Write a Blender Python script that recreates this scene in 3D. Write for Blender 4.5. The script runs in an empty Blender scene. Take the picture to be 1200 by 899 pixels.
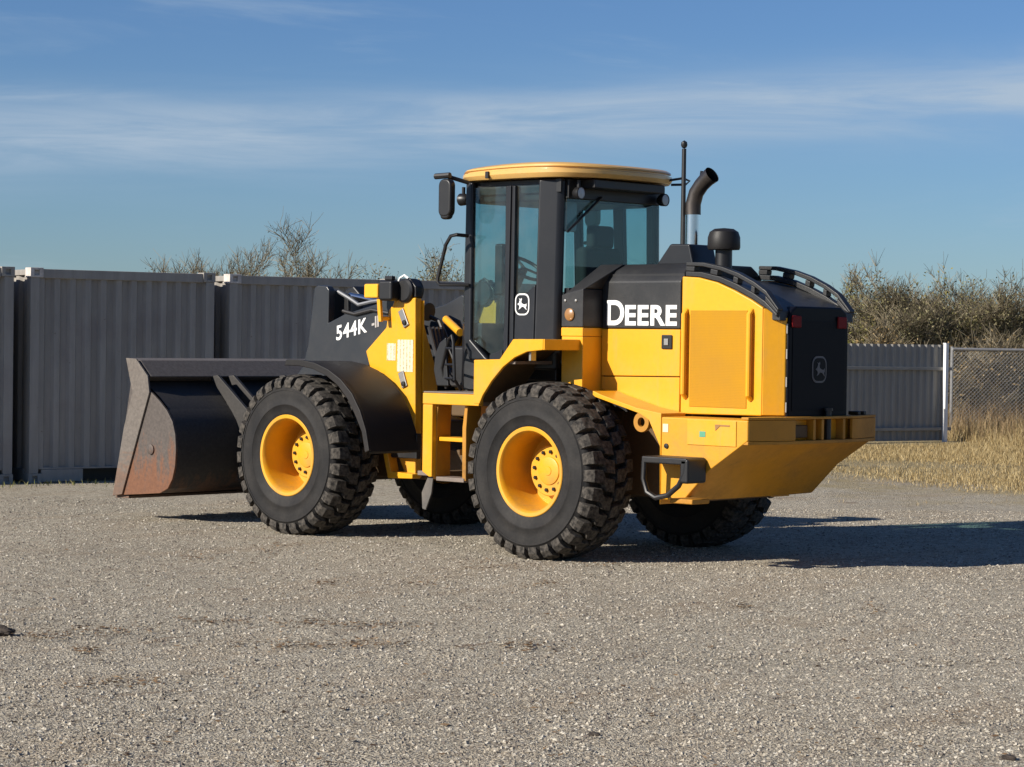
import bpy, math, random
import numpy as np
from mathutils import Vector, Matrix

random.seed(7)
rng = np.random.default_rng(11)
sc = bpy.context.scene
col = sc.collection
R_ = math.radians

# ------------------------------------------------------------------ camera
# World axes follow the loader: X forward, Y to its left side, Z up, origin on
# the ground under the middle of its rear axle.  Metres.
CAM = Vector((-12.955, 15.038, 1.797))
YAW, PITCH, ROLL, FPX = -0.80966, -0.01862, 0.01419, 2709.0
fwd = Vector((math.cos(YAW) * math.cos(PITCH), math.sin(YAW) * math.cos(PITCH), math.sin(PITCH)))
rgt0 = Vector((math.sin(YAW), -math.cos(YAW), 0))
up0 = rgt0.cross(fwd)
rgt = rgt0 * math.cos(ROLL) + up0 * math.sin(ROLL)
upv = -rgt0 * math.sin(ROLL) + up0 * math.cos(ROLL)
cd = bpy.data.cameras.new('camera')
cd.sensor_width = 36.0
cd.lens = FPX / 1200 * 36
cd.clip_start = 0.1
cd.clip_end = 6000
cam = bpy.data.objects.new('camera', cd)
m = Matrix((rgt, upv, -fwd)).transposed().to_4x4()
m.translation = CAM
cam.matrix_world = m
col.objects.link(cam)
sc.camera = cam


def gp(u, d, z=0.0):
    """ground point: d metres out from the camera along its heading, at photo column u"""
    lat = (u - 600) / FPX * d
    hf = Vector((math.cos(YAW), math.sin(YAW), 0))
    p = CAM + hf * d + rgt0 * lat
    return Vector((p.x, p.y, z))


# ------------------------------------------------------------------ sky and sun
SUN_AZ, SUN_EL = R_(72), R_(27)
sunv = Vector((math.cos(SUN_AZ) * math.cos(SUN_EL), math.sin(SUN_AZ) * math.cos(SUN_EL), math.sin(SUN_EL)))
w = bpy.data.worlds.new('World')
sc.world = w
w.use_nodes = True
nt = w.node_tree
nt.nodes.clear()


def N(tree, t, **kw):
    n = tree.nodes.new(t)
    for k, v in kw.items():
        setattr(n, k, v)
    return n


out = N(nt, 'ShaderNodeOutputWorld')
bg = N(nt, 'ShaderNodeBackground')
bg.inputs['Strength'].default_value = 0.060
sky = N(nt, 'ShaderNodeTexSky')
sky.sky_type = 'NISHITA'
sky.sun_disc = False
sky.sun_elevation = SUN_EL
sky.sun_rotation = math.pi / 2 - SUN_AZ
sky.altitude = 200
sky.air_density = 1.0
sky.dust_density = 0.2
sky.ozone_density = 1.6
tint = N(nt, 'ShaderNodeMix', data_type='RGBA', blend_type='MULTIPLY')
tint.inputs[0].default_value = 1.0
tint.inputs[7].default_value = (0.495, 0.705, 1.06, 1)
nt.links.new(sky.outputs[0], tint.inputs[6])
tc = N(nt, 'ShaderNodeTexCoord')
# thin streaky cirrus: one long band low over the horizon and fainter wisps over the whole dome


def wmath(op, x, y):
    n_ = N(nt, 'ShaderNodeMath', operation=op)
    for i_, q_ in enumerate((x, y)):
        if q_ is None:
            continue
        if isinstance(q_, (int, float)):
            n_.inputs[i_].default_value = q_
        else:
            nt.links.new(q_, n_.inputs[i_])
    return n_.outputs[0]


def wnoise(scale, detail, rough, dist, loc=(0, 0, 0)):
    mp_ = N(nt, 'ShaderNodeMapping')
    mp_.inputs['Scale'].default_value = scale
    mp_.inputs['Rotation'].default_value = (R_(2.0), R_(2.4), 0)
    mp_.inputs['Location'].default_value = loc
    nt.links.new(tc.outputs['Generated'], mp_.inputs['Vector'])
    n_ = N(nt, 'ShaderNodeTexNoise')
    n_.inputs['Scale'].default_value = 1.0
    n_.inputs['Detail'].default_value = detail
    n_.inputs['Roughness'].default_value = rough
    n_.inputs['Distortion'].default_value = dist
    nt.links.new(mp_.outputs[0], n_.inputs['Vector'])
    return n_.outputs['Fac']


def wrange(v_, a_, b_, c_, d_):
    r_ = N(nt, 'ShaderNodeMapRange', interpolation_type='SMOOTHSTEP')
    for k_, x_ in zip(('From Min', 'From Max', 'To Min', 'To Max'), (a_, b_, c_, d_)):
        r_.inputs[k_].default_value = x_
    nt.links.new(v_, r_.inputs['Value'])
    return r_.outputs[0]


sep = N(nt, 'ShaderNodeSeparateXYZ')
nt.links.new(tc.outputs['Generated'], sep.inputs[0])
latd = N(nt, 'ShaderNodeVectorMath', operation='DOT_PRODUCT')
latd.inputs[1].default_value = rgt0
nt.links.new(tc.outputs['Generated'], latd.inputs[0])
fine = wnoise((7.0, 7.0, 70.0), 8, 0.62, 0.6)
soft = wnoise((3.0, 3.0, 22.0), 3, 0.5, 0.3, (0.3, 0.1, 0.4))
line = wmath('ADD', wmath('MULTIPLY', latd.outputs['Value'], 0.058), 0.0935)
off = wmath('ADD', wmath('SUBTRACT', sep.outputs['Z'], line), wmath('MULTIPLY', wmath('SUBTRACT', soft, 0.5), 0.030))
q = wmath('DIVIDE', off, 0.0155)
band = wmath('POWER', 2.718, wmath('MULTIPLY', wmath('MULTIPLY', q, q), -1.0))
band = wmath('MULTIPLY', band, wrange(fine, 0.30, 0.70, 0.28, 0.95))
wisp = wmath('MULTIPLY', wrange(wnoise((4.0, 4.0, 26.0), 7, 0.6, 0.8, (1.7, 0.6, 0.9)), 0.52, 0.78, 0.0, 0.55), wrange(fine, 0.34, 0.68, 0.25, 1.0))
cf = wmath('MINIMUM', wmath('ADD', band, wisp), 0.9)
cl = N(nt, 'ShaderNodeMix', data_type='RGBA')
cl.inputs[7].default_value = (5.0, 6.2, 7.6, 1)
nt.links.new(cf, cl.inputs[0])
nt.links.new(tint.outputs[2], cl.inputs[6])
nt.links.new(cl.outputs[2], bg.inputs['Color'])
nt.links.new(bg.outputs[0], out.inputs[0])

sd = bpy.data.lights.new('sun', 'SUN')
sd.energy = 5.0
sd.angle = R_(0.5)
sd.color = (1.0, 0.93, 0.82)
sun = bpy.data.objects.new('sun', sd)
sun.rotation_mode = 'QUATERNION'
sun.rotation_quaternion = sunv.to_track_quat('Z', 'Y')
sun.location = (0, 0, 30)
col.objects.link(sun)
sc.view_settings.view_transform = 'Standard'
sc.view_settings.look = 'None'
sc.view_settings.exposure = 0.50
sc.view_settings.gamma = 1.0
sc.view_settings.use_curve_mapping = False
sc.render.engine = 'CYCLES'
sc.cycles.transparent_max_bounces = 16


# ------------------------------------------------------------------ materials
def new_mat(name):
    mt = bpy.data.materials.new(name)
    mt.use_nodes = True
    t = mt.node_tree
    return mt, t, t.nodes['Principled BSDF']


def set_in(b, **kw):
    for k, v in kw.items():
        b.inputs[k.replace('_', ' ')].default_value = v


def ramp(t, fac, stops, interp='LINEAR'):
    r = N(t, 'ShaderNodeValToRGB')
    r.color_ramp.interpolation = interp
    e = r.color_ramp.elements
    while len(e) > 1:
        e.remove(e[-1])
    e[0].position = stops[0][0]
    e[0].color = (*stops[0][1], 1)
    for p_, c in stops[1:]:
        x = e.new(p_)
        x.color = (*c, 1)
    t.links.new(fac, r.inputs[0])
    return r.outputs[0]


def noise(t, vec, scale, detail=4, rough=0.55, dist=0.0):
    n = N(t, 'ShaderNodeTexNoise')
    n.inputs['Scale'].default_value = scale
    n.inputs['Detail'].default_value = detail
    n.inputs['Roughness'].default_value = rough
    n.inputs['Distortion'].default_value = dist
    t.links.new(vec, n.inputs['Vector'])
    return n.outputs['Fac']


def mapr(t, v, a, b, c=0.0, d=1.0, smooth=False):
    r = N(t, 'ShaderNodeMapRange')
    if smooth:
        r.interpolation_type = 'SMOOTHSTEP'
    for k, x in zip(('From Min', 'From Max', 'To Min', 'To Max'), (a, b, c, d)):
        r.inputs[k].default_value = x
    t.links.new(v, r.inputs['Value'])
    return r.outputs[0]


def math2(t, op, a, b):
    n = N(t, 'ShaderNodeMath', operation=op)
    for i, x in enumerate((a, b)):
        if isinstance(x, (int, float)):
            n.inputs[i].default_value = x
        else:
            t.links.new(x, n.inputs[i])
    return n.outputs[0]


def mixc(t, fac, a, b, mode='MIX'):
    n = N(t, 'ShaderNodeMix', data_type='RGBA', blend_type=mode)
    for i, x in ((0, fac), (6, a), (7, b)):
        if isinstance(x, (int, float)):
            n.inputs[i].default_value = x
        elif isinstance(x, tuple):
            n.inputs[i].default_value = (*x, 1)
        else:
            t.links.new(x, n.inputs[i])
    return n.outputs[2]


def bump(t, b, h, strength, dist):
    n = N(t, 'ShaderNodeBump')
    n.inputs['Strength'].default_value = strength
    n.inputs['Distance'].default_value = dist
    t.links.new(h, n.inputs['Height'])
    t.links.new(n.outputs[0], b.inputs['Normal'])


def wcoord(t):
    return N(t, 'ShaderNodeTexCoord').outputs['Object']


def paint(name, base, rough=0.35, coat=0.0, dust=(0.30, 0.22, 0.14), dust_amt=0.35, low=0.6, high=1.6, speck=0.0, bumpy=0.0, metal=0.0, bscale=60, spec=0.5, streak=0.0):
    """painted or moulded surface with road dust that thickens towards the ground and settles in uneven blotches"""
    mt, t, b = new_mat(name)
    v = wcoord(t)
    n = noise(t, v, 2.3, 6, 0.65)
    n_f = noise(t, v, 26, 4, 0.6)
    geo = N(t, 'ShaderNodeSeparateXYZ')
    gm = N(t, 'ShaderNodeNewGeometry')
    t.links.new(gm.outputs['Position'], geo.inputs[0])
    hz = mapr(t, geo.outputs['Z'], low, high, 1.0, 0.22)
    blot = mapr(t, n, 0.35, 0.75, 0.1, 1.0, True)
    f = math2(t, 'MULTIPLY', math2(t, 'MULTIPLY', hz, blot), mapr(t, n_f, 0.3, 0.7, 0.55, 1.0))
    f = math2(t, 'MULTIPLY', f, dust_amt)
    if streak:
        ms = N(t, 'ShaderNodeMapping')
        ms.inputs['Scale'].default_value = (17, 17, 1.1)
        t.links.new(v, ms.inputs['Vector'])
        sn = noise(t, ms.outputs[0], 1.0, 5, 0.65)
        f = math2(t, 'ADD', f, math2(t, 'MULTIPLY', mapr(t, sn, 0.50, 0.78, 0, streak, True), blot))
    cvar = mixc(t, mapr(t, n_f, 0.3, 0.7, 0, 1), tuple(x * 0.93 for x in base), base)
    if speck:
        vs = N(t, 'ShaderNodeTexVoronoi')
        vs.inputs['Scale'].default_value = 28
        t.links.new(v, vs.inputs['Vector'])
        sp = mapr(t, vs.outputs['Distance'], 0.04, 0.10, speck, 0)
        f = math2(t, 'MAXIMUM', f, sp)
    c = mixc(t, f, cvar, dust)
    t.links.new(c, b.inputs['Base Color'])
    t.links.new(mapr(t, f, 0, 0.6, rough, min(0.9, rough + 0.4)), b.inputs['Roughness'])
    b.inputs['Metallic'].default_value = metal
    b.inputs['Coat Weight'].default_value = coat
    b.inputs['Coat Roughness'].default_value = 0.15
    b.inputs['Specular IOR Level'].default_value = spec
    if bumpy:
        bump(t, b, noise(t, v, bscale, 4, 0.6), bumpy, 0.01)
    return mt


M = {}
M['yellow'] = paint('yellow_paint', (0.78, 0.358, 0.003), 0.36, 0.22, (0.30, 0.20, 0.095), 0.58, 0.5, 1.8, streak=0.36)
M['yellow_dirty_shaded'] = paint('yellow_dirty_shaded', (0.50, 0.215, 0.006), 0.55, 0.0, (0.11, 0.07, 0.04), 0.95, 0.6, 1.5, bumpy=0.15)  # dirty yellow, darkened further: shade of rear and underside faces put in
M['rim_yellow'] = paint('rim_yellow', (0.76, 0.362, 0.004), 0.42, 0.1, (0.22, 0.14, 0.07), 0.62, 0.5, 2.0, bumpy=0.08, streak=0.2)
M['dull_steel'] = paint('dull_steel', (0.20, 0.205, 0.215), 0.42, 0.0, (0.1, 0.08, 0.06), 0.4, metal=0.6)
M['yellow_cw'] = paint('yellow_counterweight', (0.66, 0.30, 0.004), 0.42, 0.1, (0.17, 0.105, 0.05), 0.8, 0.5, 1.5, bumpy=0.12, streak=0.35)
M['heat_steel'] = paint('heat_stained_steel', (0.10, 0.09, 0.085), 0.32, 0.0, (0.05, 0.04, 0.035), 0.5, 2.8, 3.4, metal=0.85)
M['roof'] = paint('roof_paint', (0.68, 0.40, 0.11), 0.28, 0.4, (0.40, 0.28, 0.15), 0.6, 3.0, 3.6)
M['charcoal'] = paint('charcoal_paint', (0.012, 0.013, 0.016), 0.36, 0.1, (0.10, 0.085, 0.075), 0.16, 1.0, 2.4, spec=0.35)
M['hoodblack'] = paint('hood_black', (0.016, 0.017, 0.019), 0.42, 0.05, (0.15, 0.14, 0.13), 0.36, 1.6, 2.4, speck=0.22, bumpy=0.12, bscale=140, spec=0.35)
M['black'] = paint('black_parts', (0.008, 0.008, 0.009), 0.42, 0.0, (0.11, 0.09, 0.075), 0.22, 0.4, 1.6)
M['plastic'] = paint('fender_plastic', (0.013, 0.012, 0.012), 0.5, 0.0, (0.12, 0.09, 0.07), 0.22, 0.6, 1.7, bumpy=0.10, bscale=120, spec=0.3)
M['boom'] = paint('boom_grey', (0.018, 0.021, 0.026), 0.40, 0.1, (0.11, 0.09, 0.075), 0.26, 0.9, 2.2)
M['frame_dark'] = paint('dirty_shaded_frame', (0.10, 0.055, 0.018), 0.7, 0.0, (0.13, 0.10, 0.07), 0.8, 0.3, 1.2, bumpy=0.2)  # dirty brown; also carries the painted shade under the rear fenders
M['step'] = paint('step_steel', (0.16, 0.13, 0.11), 0.6, 0.0, (0.30, 0.22, 0.17), 0.7, 0.5, 1.4, bumpy=0.2)
M['grille'] = paint('rear_grille', (0.004, 0.0045, 0.008), 0.40, 0.0, (0.05, 0.045, 0.045), 0.05, 1.0, 2.0, spec=0.10)
M['hose'] = paint('rubber_hose', (0.014, 0.013, 0.013), 0.5, 0.0, (0.16, 0.12, 0.09), 0.3, 0.5, 1.8)
M['seat'] = paint('seat_cloth', (0.02, 0.02, 0.022), 0.9, 0.0, (0.1, 0.09, 0.08), 0.1)
M['white'] = paint('white_vinyl', (0.82, 0.82, 0.80), 0.4, 0.0, (0.4, 0.33, 0.25), 0.10, 0.5, 1.5)
M['dimgrey'] = paint('dim_grey_vinyl', (0.10, 0.10, 0.11), 0.5, 0.0)
M['greyletter'] = paint('grey_vinyl', (0.40, 0.38, 0.36), 0.5, 0.0)
M['steel'] = paint('bright_steel', (0.36, 0.35, 0.335), 0.38, 0.0, (0.2, 0.15, 0.10), 0.5, 0.5, 2.0, metal=0.9)
M['amber'] = paint('amber_lens', (0.85, 0.42, 0.02), 0.25, 0.4, (0.4, 0.3, 0.2), 0.1)
M['amber_dull'] = paint('amber_reflector', (0.30, 0.15, 0.05), 0.3, 0.2, (0.4, 0.3, 0.2), 0.2)
M['red'] = paint('red_lens', (0.16, 0.005, 0.006), 0.5, 0.0, (0.1, 0.03, 0.03), 0.1, spec=0.15)
M['lens'] = paint('lamp_lens', (0.35, 0.36, 0.38), 0.12, 0.5, (0.3, 0.25, 0.2), 0.1)
M['green'] = paint('green_sticker', (0.10, 0.32, 0.20), 0.4, 0.0, (0.4, 0.3, 0.2), 0.1)
M['pale'] = paint('pale_sticker', (0.72, 0.66, 0.42), 0.4, 0.0, (0.4, 0.3, 0.2), 0.2)
M['flap'] = paint('grey_mud_flap', (0.07, 0.066, 0.062), 0.8, 0.0, (0.30, 0.25, 0.2), 0.5)

mt, t, b = new_mat('chrome')
set_in(b, Base_Color=(0.72, 0.72, 0.72, 1), Metallic=1.0, Roughness=0.16)
M['chrome'] = mt

# tyre rubber: dusty black, finer dust on the tread
mt, t, b = new_mat('tyre_rubber')
v = wcoord(t)
n = noise(t, v, 3.5, 5, 0.6)
nf = noise(t, v, 45, 4, 0.6)
f = math2(t, 'MULTIPLY', mapr(t, n, 0.3, 0.75, 0.15, 0.8, True), mapr(t, nf, 0.3, 0.7, 0.5, 1))
t.links.new(mixc(t, f, (0.008, 0.008, 0.009), (0.045, 0.041, 0.037)), b.inputs['Base Color'])
set_in(b, Roughness=0.72)
b.inputs['Specular IOR Level'].default_value = 0.25
bump(t, b, nf, 0.18, 0.006)
M['rubber'] = mt
mt, t, b = new_mat('tread_rubber')
v = wcoord(t)
nf = noise(t, v, 30, 4, 0.6)
t.links.new(mixc(t, mapr(t, nf, 0.35, 0.7), (0.014, 0.013, 0.012), (0.105, 0.092, 0.078)), b.inputs['Base Color'])
set_in(b, Roughness=0.85)
b.inputs['Specular IOR Level'].default_value = 0.25
bump(t, b, nf, 0.3, 0.008)
M['tread'] = mt

# perforated screen on the engine door
mt, t, b = new_mat('perforated_screen')
v = wcoord(t)
vo = N(t, 'ShaderNodeTexVoronoi')
vo.inputs['Scale'].default_value = 80
vo.inputs['Randomness'].default_value = 0.0
t.links.new(v, vo.inputs['Vector'])
hole = mapr(t, vo.outputs['Distance'], 0.30, 0.42, 1, 0)
n = noise(t, v, 2.2, 5, 0.6)
c = mixc(t, mapr(t, n, 0.3, 0.7), (0.45, 0.222, 0.006), (0.39, 0.195, 0.016))
t.links.new(mixc(t, math2(t, 'MULTIPLY', hole, 0.35), c, (0.08, 0.045, 0.015)), b.inputs['Base Color'])
set_in(b, Roughness=0.6)
b.inputs['Specular IOR Level'].default_value = 0.15
bump(t, b, math2(t, 'MULTIPLY', hole, -1.0), 0.15, 0.004)
M['screen'] = mt

# rear grille with fine slots
mt, t, b = new_mat('slotted_grille')
v = wcoord(t)
vo = N(t, 'ShaderNodeTexVoronoi')
vo.inputs['Scale'].default_value = 48
vo.inputs['Randomness'].default_value = 0.0
t.links.new(v, vo.inputs['Vector'])
hole = mapr(t, vo.outputs['Distance'], 0.28, 0.42, 1, 0)
t.links.new(mixc(t, hole, (0.0045, 0.005, 0.008), (0.0015, 0.0015, 0.002)), b.inputs['Base Color'])
set_in(b, Roughness=0.5)
b.inputs['Specular IOR Level'].default_value = 0.1
M['slotted'] = mt


def steel_rust(name, base, rust, amount, zlo, zhi, streak=(6, 6, 1.2)):
    mt, t, b = new_mat(name)
    v = wcoord(t)
    mpn = N(t, 'ShaderNodeMapping')
    mpn.inputs['Scale'].default_value = streak
    t.links.new(v, mpn.inputs['Vector'])
    n = noise(t, mpn.outputs[0], 1.6, 7, 0.68, 0.4)
    nf = noise(t, v, 35, 4, 0.65)
    gm = N(t, 'ShaderNodeNewGeometry')
    sp = N(t, 'ShaderNodeSeparateXYZ')
    t.links.new(gm.outputs['Position'], sp.inputs[0])
    hz = mapr(t, sp.outputs['Z'], zlo, zhi, 0.32, -0.12)
    f = mapr(t, math2(t, 'ADD', math2(t, 'ADD', n, hz), math2(t, 'MULTIPLY', nf, 0.25)), 0.60, 0.86, 0, amount, True)
    g = mixc(t, mapr(t, nf, 0.3, 0.7), tuple(x * 0.75 for x in base), tuple(x * 1.25 for x in base))
    rr = mixc(t, mapr(t, nf, 0.3, 0.7), tuple(x * 0.7 for x in rust), rust)
    t.links.new(mixc(t, f, g, rr), b.inputs['Base Color'])
    set_in(b, Metallic=0.15, Roughness=0.62)
    bump(t, b, n, 0.15, 0.01)
    return mt


M['bucket_side'] = steel_rust('bucket_side_steel', (0.085, 0.070, 0.061), (0.19, 0.078, 0.036), 0.95, 0.2, 0.95)
M['bucket'] = steel_rust('bucket_steel', (0.035, 0.032, 0.030), (0.16, 0.08, 0.04), 0.6, 0.1, 0.6)
M['bucket_worn'] = steel_rust('bucket_worn_steel', (0.135, 0.115, 0.098), (0.19, 0.095, 0.052), 0.6, 0.2, 0.8, (1.5, 1.5, 9))

# tinted cab glass
mt = bpy.data.materials.new('tinted_glass')
mt.use_nodes = True
t = mt.node_tree
t.nodes.clear()
o = N(t, 'ShaderNodeOutputMaterial')
tr = N(t, 'ShaderNodeBsdfTransparent')
tr.inputs[0].default_value = (0.72, 0.85, 0.85, 1)
gl = N(t, 'ShaderNodeBsdfGlossy')
gl.inputs['Roughness'].default_value = 0.02
fr = N(t, 'ShaderNodeLayerWeight')
pw = math2(t, 'POWER', fr.outputs['Facing'], 4.0)
mx = N(t, 'ShaderNodeMixShader')
t.links.new(mapr(t, pw, 0, 1, 0.04, 0.8), mx.inputs[0])
t.links.new(tr.outputs[0], mx.inputs[1])
t.links.new(gl.outputs[0], mx.inputs[2])
df = N(t, 'ShaderNodeBsdfDiffuse')
df.inputs[0].default_value = (0.45, 0.40, 0.34, 1)
mx2 = N(t, 'ShaderNodeMixShader')
gv = wcoord(t)
t.links.new(mapr(t, noise(t, gv, 3.0, 6, 0.65), 0.35, 0.8, 0.005, 0.07), mx2.inputs[0])
t.links.new(mx.outputs[0], mx2.inputs[1])
t.links.new(df.outputs[0], mx2.inputs[2])
t.links.new(mx2.outputs[0], o.inputs[0])
M['glass'] = mt

# label sheet: pale panel with columns of illegible print
mt, t, b = new_mat('printed_label')
v = wcoord(t)
wv = N(t, 'ShaderNodeTexWave', wave_type='BANDS', bands_direction='X')
wv.inputs['Scale'].default_value = 7.5
wv.inputs['Distortion'].default_value = 1.2
wv.inputs['Detail'].default_value = 3
wv.inputs['Detail Scale'].default_value = 6
t.links.new(v, wv.inputs['Vector'])
n = noise(t, v, 55, 3, 0.6)
f = math2(t, 'MULTIPLY', mapr(t, wv.outputs['Fac'], 0.45, 0.8), mapr(t, n, 0.35, 0.6))
t.links.new(mixc(t, f, (0.70, 0.62, 0.42), (0.34, 0.28, 0.15)), b.inputs['Base Color'])
set_in(b, Roughness=0.45)
M['label'] = mt


# ------------------------------------------------------------------ mesh helpers
class MB:
    def __init__(s):
        s.v, s.f = [], []

    def add(s, vs, fs):
        k = len(s.v)
        s.v += [tuple(x) for x in vs]
        s.f += [tuple(i + k for i in f) for f in fs]
        return s

    def box(s, x0, x1, y0, y1, z0, z1):
        x0, x1 = sorted((x0, x1)); y0, y1 = sorted((y0, y1)); z0, z1 = sorted((z0, z1))
        return s.add([(x, y, z) for x in (x0, x1) for y in (y0, y1) for z in (z0, z1)],
                     [(0, 1, 3, 2), (4, 6, 7, 5), (0, 4, 5, 1), (2, 3, 7, 6), (0, 2, 6, 4), (1, 5, 7, 3)])

    def obox(s, c, ax, ay, az, hx, hy, hz):
        c, ax, ay, az = Vector(c), Vector(ax).normalized(), Vector(ay).normalized(), Vector(az).normalized()
        vs = [c + ax * (i * hx) + ay * (j * hy) + az * (k * hz) for i in (-1, 1) for j in (-1, 1) for k in (-1, 1)]
        return s.add(vs, [(0, 1, 3, 2), (4, 6, 7, 5), (0, 4, 5, 1), (2, 3, 7, 6), (0, 2, 6, 4), (1, 5, 7, 3)])

    def prism(s, poly, axis, lo, hi, hi_poly=None):
        """poly: list of 2-D points; axis 'y': (x,z), 'x': (y,z), 'z': (x,y)"""
        def mk(p, h):
            a, b_ = p
            return {'y': (a, h, b_), 'x': (h, a, b_), 'z': (a, b_, h)}[axis]
        area = sum(p[0] * q[1] - q[0] * p[1] for p, q in zip(poly, poly[1:] + poly[:1]))
        n = len(poly)
        hp = hi_poly or poly
        vs = [mk(p, lo) for p in poly] + [mk(p, hi) for p in hp]
        fs = [tuple(range(n)), tuple(reversed(range(n, 2 * n)))] + [(i, i + n, (i + 1) % n + n, (i + 1) % n) for i in range(n)]
        flip = (area > 0) == (axis in 'xz') and hi > lo or (area > 0) != (axis in 'xz') and hi < lo
        if flip:
            fs = [tuple(reversed(f)) for f in fs]
        return s.add(vs, fs)

    def tube(s, pts, r, n=8, cap=True):
        pts = [Vector(p) for p in pts]
        rs = r if isinstance(r, (list, tuple)) else [r] * len(pts)
        d0 = (pts[1] - pts[0]).normalized()
        ref = Vector((0, 0, 1)) if abs(d0.z) < 0.9 else Vector((1, 0, 0))
        nx = d0.cross(ref).normalized()
        rings = []
        for i, p in enumerate(pts):
            d = (pts[min(i + 1, len(pts) - 1)] - pts[max(i - 1, 0)]).normalized()
            nx = (nx - d * nx.dot(d)).normalized()
            ny = d.cross(nx)
            rings.append([p + (nx * math.cos(2 * math.pi * k / n) + ny * math.sin(2 * math.pi * k / n)) * rs[i] for k in range(n)])
        vs = [q for rg in rings for q in rg]
        fs = []
        for i in range(len(pts) - 1):
            for k in range(n):
                a, b_ = i * n + k, i * n + (k + 1) % n
                fs.append((a, b_, b_ + n, a + n))
        if cap:
            fs.append(tuple(reversed(range(n))))
            fs.append(tuple(range(len(vs) - n, len(vs))))
        return s.add(vs, fs)

    def lathe(s, prof, c, axis='y', n=48, sgn=1, closed=False):
        """prof: (radius, height along axis)"""
        vs, fs = [], []
        for r, h in prof:
            for k in range(n):
                a = 2 * math.pi * k / n
                ca, sa = r * math.cos(a), r * math.sin(a)
                h2 = h * sgn
                p = {'y': (ca, h2, sa), 'z': (ca, sa, h2), 'x': (h2, ca, sa)}[axis]
                vs.append((c[0] + p[0], c[1] + p[1], c[2] + p[2]))
        m_ = len(prof)
        for i in range(m_ if closed else m_ - 1):
            for k in range(n):
                a, b_ = i * n + k, i * n + (k + 1) % n
                c_, d_ = ((i + 1) % m_) * n + (k + 1) % n, ((i + 1) % m_) * n + k
                fs.append((a, b_, c_, d_))
        return s.add(vs, fs)

    def build(s, name, mat, parent=None, bev=0.0, seg=2, ang=35, kind=None, loc=None):
        me = bpy.data.meshes.new(name)
        me.from_pydata(s.v, [], s.f)
        me.validate()
        import bmesh
        bm = bmesh.new()
        bm.from_mesh(me)
        bmesh.ops.recalc_face_normals(bm, faces=bm.faces)
        bm.to_mesh(me)
        bm.free()
        for p in me.polygons:
            p.use_smooth = True
        me.set_sharp_from_angle(angle=R_(ang))
        me.materials.append(M[mat] if isinstance(mat, str) else mat)
        ob = bpy.data.objects.new(name, me)
        col.objects.link(ob)
        if parent is not None:
            ob.parent = parent
        if bev:
            md = ob.modifiers.new('bevel', 'BEVEL')
            md.width = bev
            md.segments = seg
            md.limit_method = 'ANGLE'
            md.angle_limit = R_(28)
            md.harden_normals = True
        if kind:
            ob['kind'] = kind
        return ob


def empty(name, parent=None, loc=(0, 0, 0), rz=0.0):
    o_ = bpy.data.objects.new(name, None)
    o_.empty_display_size = 0.2
    o_.location = loc
    o_.rotation_euler = (0, 0, rz)
    col.objects.link(o_)
    if parent is not None:
        o_.parent = parent
    return o_


def tag(o_, label, cat, group=None):
    o_['label'] = label
    o_['category'] = cat
    if group:
        o_['group'] = group
    return o_


def copy_tree(o_, parent=None):
    c = o_.copy()
    col.objects.link(c)
    c.parent = parent
    for ch in [x for x in o_.children]:
        copy_tree(ch, c)
    return c


def text_mesh(name, body, mat, size, origin, xdir, updir, parent, extrude=0.003, bold=0.012, sx=1.0, shear=0.0, space=1.0):
    """lettering as thin raised vinyl lying in the plane of xdir/updir"""
    cu = bpy.data.curves.new(name, 'FONT')
    cu.body = body
    cu.size = size
    cu.extrude = extrude
    cu.offset = bold
    cu.shear = shear
    cu.space_character = space
    tmp = bpy.data.objects.new(name + '_tmp', cu)
    col.objects.link(tmp)
    dg = bpy.context.evaluated_depsgraph_get()
    me = bpy.data.meshes.new_from_object(tmp.evaluated_get(dg))
    bpy.data.objects.remove(tmp)
    bpy.data.curves.remove(cu)
    X = Vector(xdir).normalized()
    U = Vector(updir).normalized()
    Z = X.cross(U)
    mm = Matrix((X, U, Z)).transposed().to_4x4()
    mm.translation = Vector(origin)
    me.transform(Matrix.Diagonal((sx, 1, 1, 1)))
    me.transform(mm)
    me.materials.clear()
    me.materials.append(M[mat])
    ob = bpy.data.objects.new(name, me)
    col.objects.link(ob)
    ob.parent = parent
    return ob


# ------------------------------------------------------------------ ground
P1 = gp(1200, 26.5)
P2 = gp(960, 30.5)
ed = (P2 - P1).normalized()
gn = Vector((-ed.y, ed.x, 0))
if gn.dot(fwd) < 0:
    gn = -gn
mt, t, b = new_mat('gravel_ground')
v = wcoord(t)


def dotn(t, v, vec, off):
    d = N(t, 'ShaderNodeVectorMath', operation='DOT_PRODUCT')
    d.inputs[1].default_value = vec
    t.links.new(v, d.inputs[0])
    return math2(t, 'SUBTRACT', d.outputs['Value'], off)


def vor(t, v, scale, feature='F1'):
    x = N(t, 'ShaderNodeTexVoronoi')
    x.feature = feature
    x.inputs['Scale'].default_value = scale
    t.links.new(v, x.inputs['Vector'])
    return x


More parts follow.
